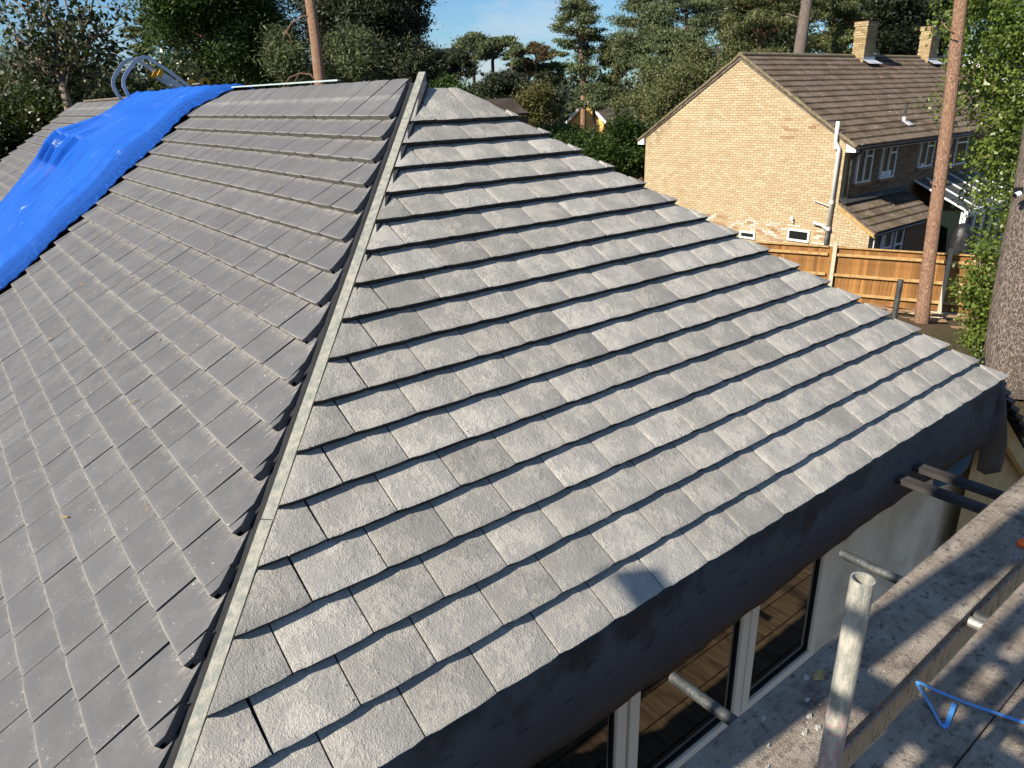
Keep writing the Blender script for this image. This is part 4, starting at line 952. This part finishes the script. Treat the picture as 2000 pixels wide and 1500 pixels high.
def limb(mb,a,b,r0,r1,rg,n=5,sag=.0,wob=.06):
    a=Vector(a);b=Vector(b); L=(b-a).length; P=[]
    for i in range(n+1):
        t=i/n; p=a.lerp(b,t)+Vector(rg.normal(size=3)*wob*L*math.sin(math.pi*t)); p.z+=sag*L*math.sin(math.pi*t); P.append(p)
    mb.tube(P,[r0+(r1-r0)*i/n for i in range(n+1)],6); return P
def tree(kind,label,base,top_z,crown,nclump,nleaf,leafsz,lmat,bmat,r0,group=None,seed=0,flat=.25,clump=.5,trunk_top=None,lean=(0,0),nlimb=None,shell=.35,cat='tree',droop=0,limb_from=.35,aspect=.45):
    """crown=(cx,cy,cz,rx,ry,rz) world; trunk from base to trunk_top"""
    rg=np.random.default_rng(seed+100); o=empty(kind,base,label,cat,group)
    cx,cy,cz,rx,ry,rz=crown; cs=[]
    while len(cs)<nclump:
        u=rg.normal(size=3); u/=np.linalg.norm(u); r=rg.uniform(shell,1)**.6
        w=1+.12*math.sin(3*math.atan2(u[1],u[0])+seed)+.12*math.sin(5*u[2]+seed*2)-.12
        cs.append((cx+u[0]*r*rx*w,cy+u[1]*r*ry*w,cz+u[2]*r*rz*w))
    L0=np.array(cs)[:max(6,nclump//5)]; q_=rg.integers(0,len(L0),nclump); dv=rg.normal(size=(nclump,3)); dv/=np.linalg.norm(dv,axis=1,keepdims=True); dv[:,2]=np.abs(dv[:,2])*.9-.15; cs=L0[q_]+dv*np.array([rx,ry,rz])*.30*rg.uniform(.6,1.1,(nclump,1)); sc_=rg.uniform(.5,1.2,(nclump,1)); clump*=.62; sig=np.concatenate([clump*sc_,clump*sc_,clump*flat*sc_],1)
    cnt=np.maximum((nleaf*(sc_[:,0]**2)/np.sum(sc_**2)).astype(int),3)
    mb=MB(); b=Vector(base); tt=Vector(trunk_top) if trunk_top else Vector((cx,cy,cz+rz*.5))
    TP=[]
    for i in range(9):
        t=i/8; p=b.lerp(tt,t); p+=Vector((rg.normal()*.02*(tt-b).length*math.sin(math.pi*t),rg.normal()*.02*(tt-b).length*math.sin(math.pi*t),0)); TP.append(p)
    rr=[r0*(1.25 if i==0 else 1)*(1-.72*i/8) for i in range(9)]; mb.tube(TP,rr,10)
    nl=nlimb if nlimb is not None else nclump//2
    idx=rg.permutation(nclump)[:nl]
    for i in idx:
        c=Vector(cs[i]); tz=min(max((c.z-b.z)/(tt.z-b.z+1e-6)-.12,limb_from),.97); s=tz*8; k=min(int(s),7); p=TP[k].lerp(TP[k+1],s-k)
        rad=max(.012,r0*(1-.72*tz)*.42); limb(mb,p,c,rad,.008,rg,5,.05,.07)
        for _ in range(2):
            e=c+Vector(rg.normal(size=3)*sig[i]*1.4); limb(mb,c.lerp(p,.25),e,rad*.35,.005,rg,3)
    t_=mb.build('trunk',bmat,o,smooth=True)
    leaves('crown',cs,sig,cnt,leafsz,leafsz*aspect,lmat,o,rg,flat=.2,droop=droop)
    return o
def pine(label,px,ytop,ybot,d,wpx,npad,nl,seed,lm='lf_pine',leaf=.2,bm_='bark_dark',r0=.16,bx=None,kind='pine_tree',umbrella=.5,group=None):
    rg=np.random.default_rng(seed+500); s=d/F_PX; top=at(px,ytop,d); bot=at(px if bx is None else bx,ybot,d); g=gz(bot.x,bot.y); base=Vector((bot.x,bot.y,g-.1))
    o=empty(kind,base,label,'tree',group); mb=MB(); H=top.z-bot.z
    TP=[base,base.lerp(bot,.5),bot]+[bot.lerp(top,t)+Vector((rg.normal()*.05,rg.normal()*.05,0))*H*.3 for t in(.2,.4,.6,.8,.96)]
    mb.tube(TP,[r0*1.15,r0,r0*.85,r0*.78,r0*.62,r0*.45,r0*.3,r0*.12],8)
    cs=[];sg=[];W_=wpx*s
    for i in range(npad):
        t=rg.uniform(.0,1)**.75; z=bot.z+H*t
        prof=(.35+.65*math.sin(math.pi*min(1,(t*.8+.2))**(1+umbrella))) if t<.97 else .2
        az=rg.uniform(0,2*math.pi); R_=W_*prof*rg.uniform(.35,1.05)
        ax=bot.lerp(top,t); e=Vector((ax.x+math.cos(az)*R_,ax.y+math.sin(az)*R_,z+R_*rg.uniform(-.05,.30)))
        st=bot.lerp(top,max(0,t-.10)); limb(mb,st,e,max(.01,r0*.30*(1-t*.6)),.008,rg,5,.05,.06)
        m_=rg.integers(2,5)
        for q in range(m_):
            f=1-q*.22*rg.random(); c=st.lerp(e,f)+Vector(rg.normal(size=3))*W_*.07; pr=W_*rg.uniform(.09,.19)
            cs.append(tuple(c+Vector((0,0,pr*.3)))); sg.append((pr,pr,pr*.34))
    mb.build('trunk',M[bm_],o,smooth=True); n=len(cs); w=np.array(sg)[:,0]**2; cnt=np.maximum((nl*w/w.sum()).astype(int),4)
    leaves('crown',np.array(cs),np.array(sg),cnt,leaf,leaf*.26,M[lm],o,rg,upbias=.5)
    return o
def gp(px,py,d):
    p=at(px,py,d); return p
def T(kind,label,px,pyc,d,wpx,hpx,nclump,nleaf,leaf,lm,bmx,r0,**kw):
    c=at(px,pyc,d); s=d/F_PX; rx=wpx*s; rz=hpx*s
    bp=at(kw.pop('bx',px),pyc,d); g=gz(bp.x,bp.y)
    tp=kw.pop('ttop',None)
    return tree(kind,label,(bp.x,bp.y,g-.1),None,(c.x,c.y,c.z,rx,rx*kw.pop('depth',1.0),rz),nclump,nleaf,leaf,M[lm],M[bmx],r0,trunk_top=tp,**kw)
# left side
def sycamore():
    rg=np.random.default_rng(5); D=15.5; b=at(128,185,D); o=empty('sycamore_tree',(b.x,b.y,-5.0),'dark leaved forked sycamore with open branches at top left','tree')
    mb=MB(); fork=at(118,150,D)
    mb.tube([(b.x,b.y,-5),(b.x,b.y,-2.5),b,fork],[.14,.11,.085,.08],8)
    tips=[]
    for (px,py,dd) in [(60,30,0),(95,0,.4),(30,70,-.3),(0,40,.2),(150,20,.3),(185,60,-.2),(230,40,.2),(205,110,.4),(160,95,-.4),(60,-40,0),(130,-50,.4),(200,-30,-.2),(10,-30,.5),(225,85,.1),(250,150,.3),(80,110,-.5),(20,120,.3)]:
        e=at(px,py,D+dd); P=limb(mb,fork if dd<.35 else fork.lerp(b,.4),e,.05,.010,rg,6,.02,.04)
        for q in(2,3,4,5,6):
            for _ in range(3):
                f=P[q]+Vector(rg.normal(size=3)*.30); limb(mb,P[q],f,.012,.004,rg,3); tips.append(f)
    mb.build('trunk',M['bark_grey'],o,smooth=True)
    cs=np.array([tuple(t) for t in tips]); n=len(cs)
    leaves('crown',cs,np.full((n,3),.15),np.full(n,9),.13,.10,M['lf_dark'],o,rg,upbias=.3,droop=.5)
sycamore()
T('willow_tree','olive feathery willow bush at the left edge behind the sycamore',40,190,24,110,95,80,34000,.11,'lf_olive','bark_grey',.12,seed=1,clump=.55,flat=.9,aspect=.22)
T('willow_tree','tall pale olive bush behind the sycamore fork left of the ladder',165,185,27,90,85,70,26000,.12,'lf_olive','bark_grey',.1,seed=2,clump=.55,flat=.9,aspect=.25)
for i,(px,py,d,w,h,lab) in enumerate([(60,255,19,120,60,'dark ivy hedge bush at far left below the willow'),(190,225,18.5,110,55,'glossy dark hedge bush left of the ladder hooks'),(310,195,19.5,110,45,'shaded hedge bush behind the ladder wheels'),(-60,300,17,120,70,'shaded hedge bush beside the far end of the grey roof')]):
    T('hedge_bush',lab,px,py,d,w,h,60,16000,.12,'lf_hedge','bark_dark',.06,seed=10+i,clump=.42,flat=.9,cat='bush',aspect=.6)
pine('small rounded pine crown in front of the sky left of the big green tree',284,38,110,38,36,22,9000,20,'lf_pine_olive',.18,umbrella=.2)
T('broadleaf_tree','big dense green broadleaf tree behind the roof ladder',405,60,26,125,120,150,60000,.13,'lf_mid','bark_dark',.25,seed=21,clump=.62,flat=.8,shell=.5)
T('broadleaf_tree','dark green broadleaf tree between the big green tree and the bare pine trunk',515,70,27.5,75,110,90,32000,.13,'lf_mid','bark_dark',.2,seed=22,clump=.6,flat=.8)
T('pine_tree','pine bough crown hanging into the sky from the top left edge',330,-25,29,70,30,20,7000,.2,'lf_pine','bark_dark',.2,seed=23,clump=.45,flat=.5,aspect=.2)
# pine with the bare pale trunk above the ridge
def bare_pine():
    rg=np.random.default_rng(8); D=21; p0=at(626,172,D); p1=at(604,-10,D); b=p0+(p0-p1)*1.3; b.z=-5.6
    o=empty('pine_tree',b,'pine with a bare pale trunk and curled dead branches above the ridge','tree')
    mb=MB(); P=[b,p0.lerp(b,.5),p0,p0.lerp(p1,.5)+Vector((.02,0,0)),p1,p1+(p1-p0)*.5,p1+(p1-p0)*1.2+Vector((.1,0,0))]; mb.tube(P,[.21,.19,.165,.155,.15,.14,.11],12)
    for pts,r in(([(612,30),(590,32),(570,45),(558,62),(552,82)],.022),([(558,62),(566,70),(570,85),(562,80)],.012),([(620,160),(605,145),(585,143),(565,152),(553,170)],.022),([(585,143),(575,160),(560,165)],.012),([(570,45),(556,70)],.01)):
        Q=[at(x,y,D-.1) for x,y in pts]; mb.tube(Q,[r*(1-.5*i/len(Q)) for i in range(len(Q))],6)
    mb.build('trunk',M['bark_pine'],o,smooth=True)
    tp=P[-1]; cs=np.array([tuple(tp+Vector(rg.normal(size=3)*np.array([1.6,1.6,.9]))+Vector((0,0,1.8))) for _ in range(30)])
    leaves('crown',cs,np.full((30,3),.5),np.full(30,260),.2,.035,M['lf_pine'],o,rg)
bare_pine()
T('conifer_tree','pale green pine bough cluster left of the bare trunk',575,115,25,45,45,30,12000,.19,'lf_pine','bark_dark',.14,seed=25,clump=.4,flat=.9,aspect=.2)
T('conifer_tree','pale green pine bough cluster right of the bare trunk',690,120,26,50,55,30,12000,.19,'lf_pine','bark_dark',.14,seed=26,clump=.42,flat=.9,aspect=.2)
T('conifer_tree','very dark tall conifer right of the bare pine trunk',750,55,30,95,130,120,52000,.22,'lf_pine_dark','bark_dark',.3,seed=27,clump=.62,flat=.75,shell=.2,aspect=.3)
T('conifer_tree','very dark conifer directly behind the bare pine trunk',650,40,32,70,130,90,36000,.22,'lf_pine_dark','bark_dark',.3,seed=28,clump=.62,flat=.75,shell=.2,aspect=.3)
T('conifer_tree','dark lower conifer mass behind the hip batten top',800,135,29,50,50,50,20000,.2,'lf_pine_dark','bark_dark',.2,seed=29,clump=.45,flat=.8,shell=.2,aspect=.3)
T('conifer_tree','dark shaded tree filling the gap behind the ridge batten',480,120,33,130,75,70,26000,.22,'lf_pine_dark','bark_dark',.2,seed=30,clump=.7,flat=.8,shell=.2,aspect=.4)
# distant pines in the middle
pine('distant flat crowned pine just right of the hip batten, tallest of its clump',925,76,135,60,48,26,11000,40,'lf_pine',.30,umbrella=.1)
pine('distant umbrella pine with a thin leaning trunk right of the clump',992,78,118,61,36,18,7000,41,'lf_pine',.30,bx=962,umbrella=.0)
pine('distant umbrella pine with a bare bent trunk in the sky gap',1012,92,130,58,24,14,4500,42,'lf_pine',.28,bx=1000,umbrella=.0)
pine('distant dark pine left of the umbrella pines',880,100,190,57,46,34,14000,43,'lf_pine_dark',.30)
pine('distant pine with browning top',1046,88,150,60,30,20,7000,44,'lf_brown',.28)
pine('distant pine beside the browning one',1078,100,170,62,34,24,9000,45,'lf_pine_olive',.28)
pine('distant dark pine at the sky edge below the clump',1030,130,215,64,50,32,12000,46,'lf_pine_dark',.32)
pine('low dark distant tree behind the far brown roof',975,150,225,56,60,36,14000,48,'lf_pine_dark',.30)
T('broadleaf_tree','low dark green distant tree right of the hip top',880,185,50,50,32,46,14000,.26,'lf_mid','bark_dark',.15,seed=47,clump=.6,flat=.7)
T('broadleaf_tree','low yellowish distant tree left of the small yellow house',1050,215,53,42,40,40,12000,.24,'lf_olive','bark_grey',.15,seed=49,clump=.55,flat=.9)
pine('low dark distant tree left of the tall layered pine',1066,150,230,58,40,30,12000,50,'lf_pine_dark',.30)
pine('tall layered pine standing alone against the sky in the middle',1130,-6,150,46,50,44,15000,51,'lf_pine',.24,'bark_pine',.2,bx=1140,umbrella=.5)
pine('broad pine with open limbs right of the tall layered pine',1262,-10,140,44,78,50,20000,52,'lf_pine',.23,'bark_pine',.2,umbrella=.3)
pine('drooping pine above the small yellow house',1205,80,205,47,52,40,16000,53,'lf_pine_olive',.24)
pine('broad pine top at the upper edge right of the middle',1340,-15,110,42,62,40,16000,54,'lf_pine',.22,'bark_pine',.2,umbrella=.3)
pine('pine with bright top between the layered pine and the brick gable',1305,75,200,40,62,44,18000,55,'lf_pine',.21,'bark_pine',.16)
pine('low spreading pine in front of the small yellow house',1160,165,222,44,48,22,7000,56,'lf_pine',.2,'bark_dark',.12,umbrella=.2)
T('birch_tree','loose olive tree left of the brick gable',1345,185,35,66,75,80,30000,.13,'lf_pine_olive','bark_grey',.14,seed=57,clump=.5,flat=.9,nlimb=50)
T('birch_tree','olive thicket tree between the pines and the brick gable',1275,195,38,62,60,70,24000,.14,'lf_pine_olive','bark_grey',.14,seed=58,clump=.5,flat=.9,nlimb=40)
T('broadleaf_tree','shaded tree behind the left slope of the brick house roof',1400,130,37,70,75,70,24000,.14,'lf_pine_olive','bark_dark',.16,seed=59,clump=.55,flat=.9)
for i,(px,py,d,w,h,lab) in enumerate([(1130,305,31,60,34,'green shrub below the small yellow house, left part'),(1228,290,30,50,52,'green shrub beside the brick gable wall'),(1175,328,28.5,60,45,'dark green shrub just past the hip slope'),(1090,275,36,50,22,'low green shrub at the far hip edge')]):
    T('shrub',lab,px,py,d,w,h,55,18000,.13,'lf_shrub','bark_dark',.05,seed=70+i,clump=.42,flat=.9,cat='bush',aspect=.55)
# behind the brick house
def housepine():
    rg=np.random.default_rng(9); D=31; p0=at(1560,110,D); p1=at(1578,-10,D); b=Vector((p0.x,p0.y,-7.3)); o=empty('pine_tree',b,'pine with a thick sunlit trunk behind the brick house ridge','tree')
    mb=MB(); mb.tube([b,p0,p0.lerp(p1,.5),p1,p1+(p1-p0)*1.5],[.32,.25,.24,.225,.18],10); mb.tube([at(1572,38,D),at(1552,32,D),at(1536,26,D)],[.06,.04,.02],6)
    mb.build('trunk',M['bark_big'],o,smooth=True); tp=p1+(p1-p0)*1.5
    cs=np.array([tuple(tp+Vector(rg.normal(size=3)*np.array([1.8,1.8,1.0]))) for _ in range(26)]); leaves('crown',cs,np.full((26,3),.5),np.full(26,240),.22,.04,M['lf_pine'],o,rg)
housepine()
pine('olive sunlit conifer behind the left half of the brick house ridge',1485,-25,125,35,72,60,30000,80,'lf_pine_olive',.18,'bark_pine',.2,kind='conifer_tree')
pine('olive conifer between the house pine trunk and the chimney',1628,-20,115,34,58,54,26000,81,'lf_pine_olive',.18,'bark_pine',.2,kind='conifer_tree')
T('conifer_tree','dark conifer left of the pine trunk behind the ridge',1545,40,40,60,100,60,22000,.24,'lf_pine_dark','bark_dark',.22,seed=82,clump=.7,flat=.8,aspect=.35,shell=.1)
T('conifer_tree','very dark conifer behind the first chimney',1740,40,38,80,110,90,34000,.24,'lf_pine_dark','bark_dark',.25,seed=83,clump=.7,flat=.8,aspect=.35,shell=.1)
T('conifer_tree','very dark conifer behind the second chimney',1850,30,40,80,110,80,30000,.24,'lf_pine_dark','bark_dark',.25,seed=84,clump=.7,flat=.8,aspect=.35,shell=.1)
T('conifer_tree','dark conifer behind the olive one at upper middle',1430,60,48,70,90,70,24000,.26,'lf_pine_dark','bark_dark',.25,seed=85,clump=.8,flat=.8,aspect=.35,shell=.1)
# the slim pine in front of the house, and the big old pine on the right
def slim_pine():
    rg=np.random.default_rng(12); b=Vector((15.55,2.36,-6.35)); p1=at(1880,-8,17.2); p1=Vector((p1.x,p1.y,p1.z)); d=(p1-b)
    o=empty('pine_tree',b,'slim tall pine with smooth reddish trunk in front of the brick house','tree'); mb=MB()
    P=[b+d*t+Vector((.03*math.sin(t*5),.02*math.sin(t*7),0)) for t in(-.02,.08,.2,.35,.5,.65,.8,1,1.25,1.6,2.0)]; mb.tube(P,[.19,.165,.16,.156,.152,.15,.148,.145,.14,.125,.10],14)
    for (x0,y0_,x1,y1_) in((1864,66,1838,42),(1876,62,1884,58),(1871,154,1884,148),(1828,365,1817,354),(1854,306,1858,302)):
        mb.tube([at(x0,y0_,17.0),at((x0+x1)/2,(y0_+y1_)/2+3,17.0),at(x1,y1_,17.0)],[.022,.016,.010],6)
    mb.build('trunk',M['bark_pine'],o,smooth=True)
    tp=P[-1]; cs=np.array([tuple(tp+Vector(rg.normal(size=3)*np.array([1.2,1.2,.7]))) for _ in range(24)]); leaves('crown',cs,np.full((24,3),.45),np.full(24,220),.2,.035,M['lf_pine'],o,rg)
slim_pine()
def big_pine():
    D=12.4; r=.42; edge=[(1925,790),(1931,710),(1937,680),(1955,560),(1967,494),(1988,395),(2008,270),(2040,60),(2080,-250)]
    C=[at(x,y,D)+RT*(r*(1.15 if i<2 else 1-.04*i)) for i,(x,y) in enumerate(edge)]; C[0].z=gz(C[0].x,C[0].y)-.1
    b=C[0].copy(); o=empty('pine_tree',b,'massive old pine trunk with fissured bark at the right edge','tree')
    mb=MB(); mb.tube(C,[r*1.25]+[r*(1.08-.045*i) for i in range(len(C)-1)],28); mb.build('trunk',M['bark_big'],o,smooth=True)
    rg=np.random.default_rng(3); tp=C[-1]; cs=np.array([tuple(tp+Vector((1.5,-1,1.5))+Vector(rg.normal(size=3)*np.array([1.5,1.5,.9]))) for _ in range(20)]); leaves('crown',cs,np.full((20,3),.5),np.full(20,200),.2,.035,M['lf_pine'],o,rg)
    k=at(1990,378,D-.42); cm=empty('security_camera',k,'small white security camera fixed to the big pine trunk','camera')
    m=MB(); m.tube([k+RT*.02,k-RT*.06-UP*.03],.045,12); m.build('body',M['white'],cm); m=MB(); m.tube([k-RT*.06-UP*.03,k-RT*.075-UP*.04],.04,12); m.build('lens',M['black'],cm)
    m=MB(); m.box(k+UP*.05-RT*.01,(.16,.10,.015),m3); m.build('hood',M['black'],cm); m=MB(); m.bar(k+UP*.02,k+RT*.1+FW*.2,.03,.03); m.build('bracket',M['white'],cm)
big_pine()
def birch():
    rg=np.random.default_rng(31); D=18.3; b=at(2120,300,D); o=empty('birch_tree',(b.x,b.y,gz(b.x,b.y)),'bright leaved birch with hanging boughs over the right edge','tree'); zb=gz(b.x,b.y)
    mb=MB(); top=at(2090,-120,D); mb.tube([(b.x,b.y,zb),(b.x,b.y,-3),b,top],[.16,.14,.11,.06],8)
    cs=[];sg=[]
    boughs=[(1990,0,1880,-10,.6),(2000,20,1900,60,0),(2010,60,1860,110,.3),(2010,80,1905,140,-.3),(2020,120,1870,160,.2),(2020,160,1860,215,.5),(2030,200,1930,250,-.2),(2030,240,1905,330,0),(2040,260,1960,360,.4),(2040,300,1900,410,.2),(2050,340,1945,455,-.2),(2050,120,1960,40,.5),(2060,60,1950,5,-.4),(2030,200,1985,300,.1),(2030,190,1980,230,.5),(2040,230,1925,290,.3),(2020,60,1925,100,-.5),(2020,150,1950,190,-.3),(2040,380,1965,470,.3),(2030,20,1840,25,.6),(2000,40,1990,110,0),(2040,310,1990,420,0)]
    for x0,y0_,x1,y1_,dd in boughs:
        a=at(x0,y0_,D+dd*.5); e=at(x1,y1_,D+dd); P=limb(mb,b.lerp(top,.5) if False else a,e,.022,.005,rg,6,.10,.03); limb(mb,b.lerp(top,min(max((a.z-b.z)/(top.z-b.z),.02),.95)),a,.035,.022,rg,3)
        for q in range(1,7):
            for _ in range(3):
                c=P[q]+Vector(rg.normal(size=3)*.20); c.z-=.13*rg.random(); cs.append(tuple(c)); sg.append((.16,.16,.21))
    mb.build('trunk',M['bark_grey'],o,smooth=True); n=len(cs)
    leaves('crown',np.array(cs),np.array(sg),np.full(n,56),.105,.076,M['lf_birch'],o,rg,droop=.8,upbias=.2)
birch()
def right_shrub():
    rg=np.random.default_rng(33); c=at(1945,560,13.6); g=gz(c.x,c.y); o=empty('shrub',(c.x,c.y,g),'leafy green sapling in front of the fence beside the old pine','bush'); mb=MB(); cs=[]
    for (px,py,dd) in [(1915,500,0),(1935,485,.3),(1950,505,0),(1898,545,.2),(1912,540,-.2),(1935,550,.2),(1955,540,0),(1892,565,0),(1910,590,.3),(1940,600,-.2),(1905,625,.2),(1925,640,0),(1950,650,.2),(1960,480,.3),(1922,665,0),(1940,575,.1)]:
        e=at(px,py,13.6+dd); P=limb(mb,(c.x+rg.normal()*.05,c.y+rg.normal()*.05,g),e,.02,.004,rg,6,.05,.04)
        for q in(4,5,6):
            for _ in range(3): cs.append(tuple(P[q]+Vector(rg.normal(size=3)*.12)))
    mb.build('trunk',M['bark_grey'],o,smooth=True); cs=np.array(cs); leaves('crown',cs,np.full((len(cs),3),.10),np.full(len(cs),34),.085,.055,M['lf_birch'],o,rg,upbias=.5)
right_shrub()
# far wood closing the horizon
rg=np.random.default_rng(77); cs=[]
for i in range(420):
    a=rg.uniform(-.12,1.75); d=rg.uniform(78,110); p=(CAM.x+math.cos(a)*d,CAM.y+math.sin(a)*d); cs.append((p[0],p[1],rg.uniform(-5.5,.6)+ (0)))
cs=np.array(cs); me=None
wd=bpy.data.objects.new('far_wood',None)
P=np.repeat(cs,90,axis=0)+rg.normal(size=(len(cs)*90,3))*np.array([1.9,1.9,1.3]); n=len(P); d=rg.normal(size=(n,3)); d/=np.linalg.norm(d,axis=1,keepdims=True); w=np.cross(d,rg.normal(size=(n,3))); w/=np.linalg.norm(w,axis=1,keepdims=True)
V=np.stack([P-d*.4,P+w*.22,P+d*.4,P-w*.22],1).reshape(-1,3); me=mesh_np('far_wood',V,np.arange(n*4).reshape(-1,4),M['lf_pine_dark'],np.repeat(rg.random(n),4))
bpy.data.objects.remove(wd); wd=bpy.data.objects.new('far_wood',me); COL.objects.link(wd); tag(wd,'dark distant wood closing the horizon behind the pines','wood',kind='stuff')
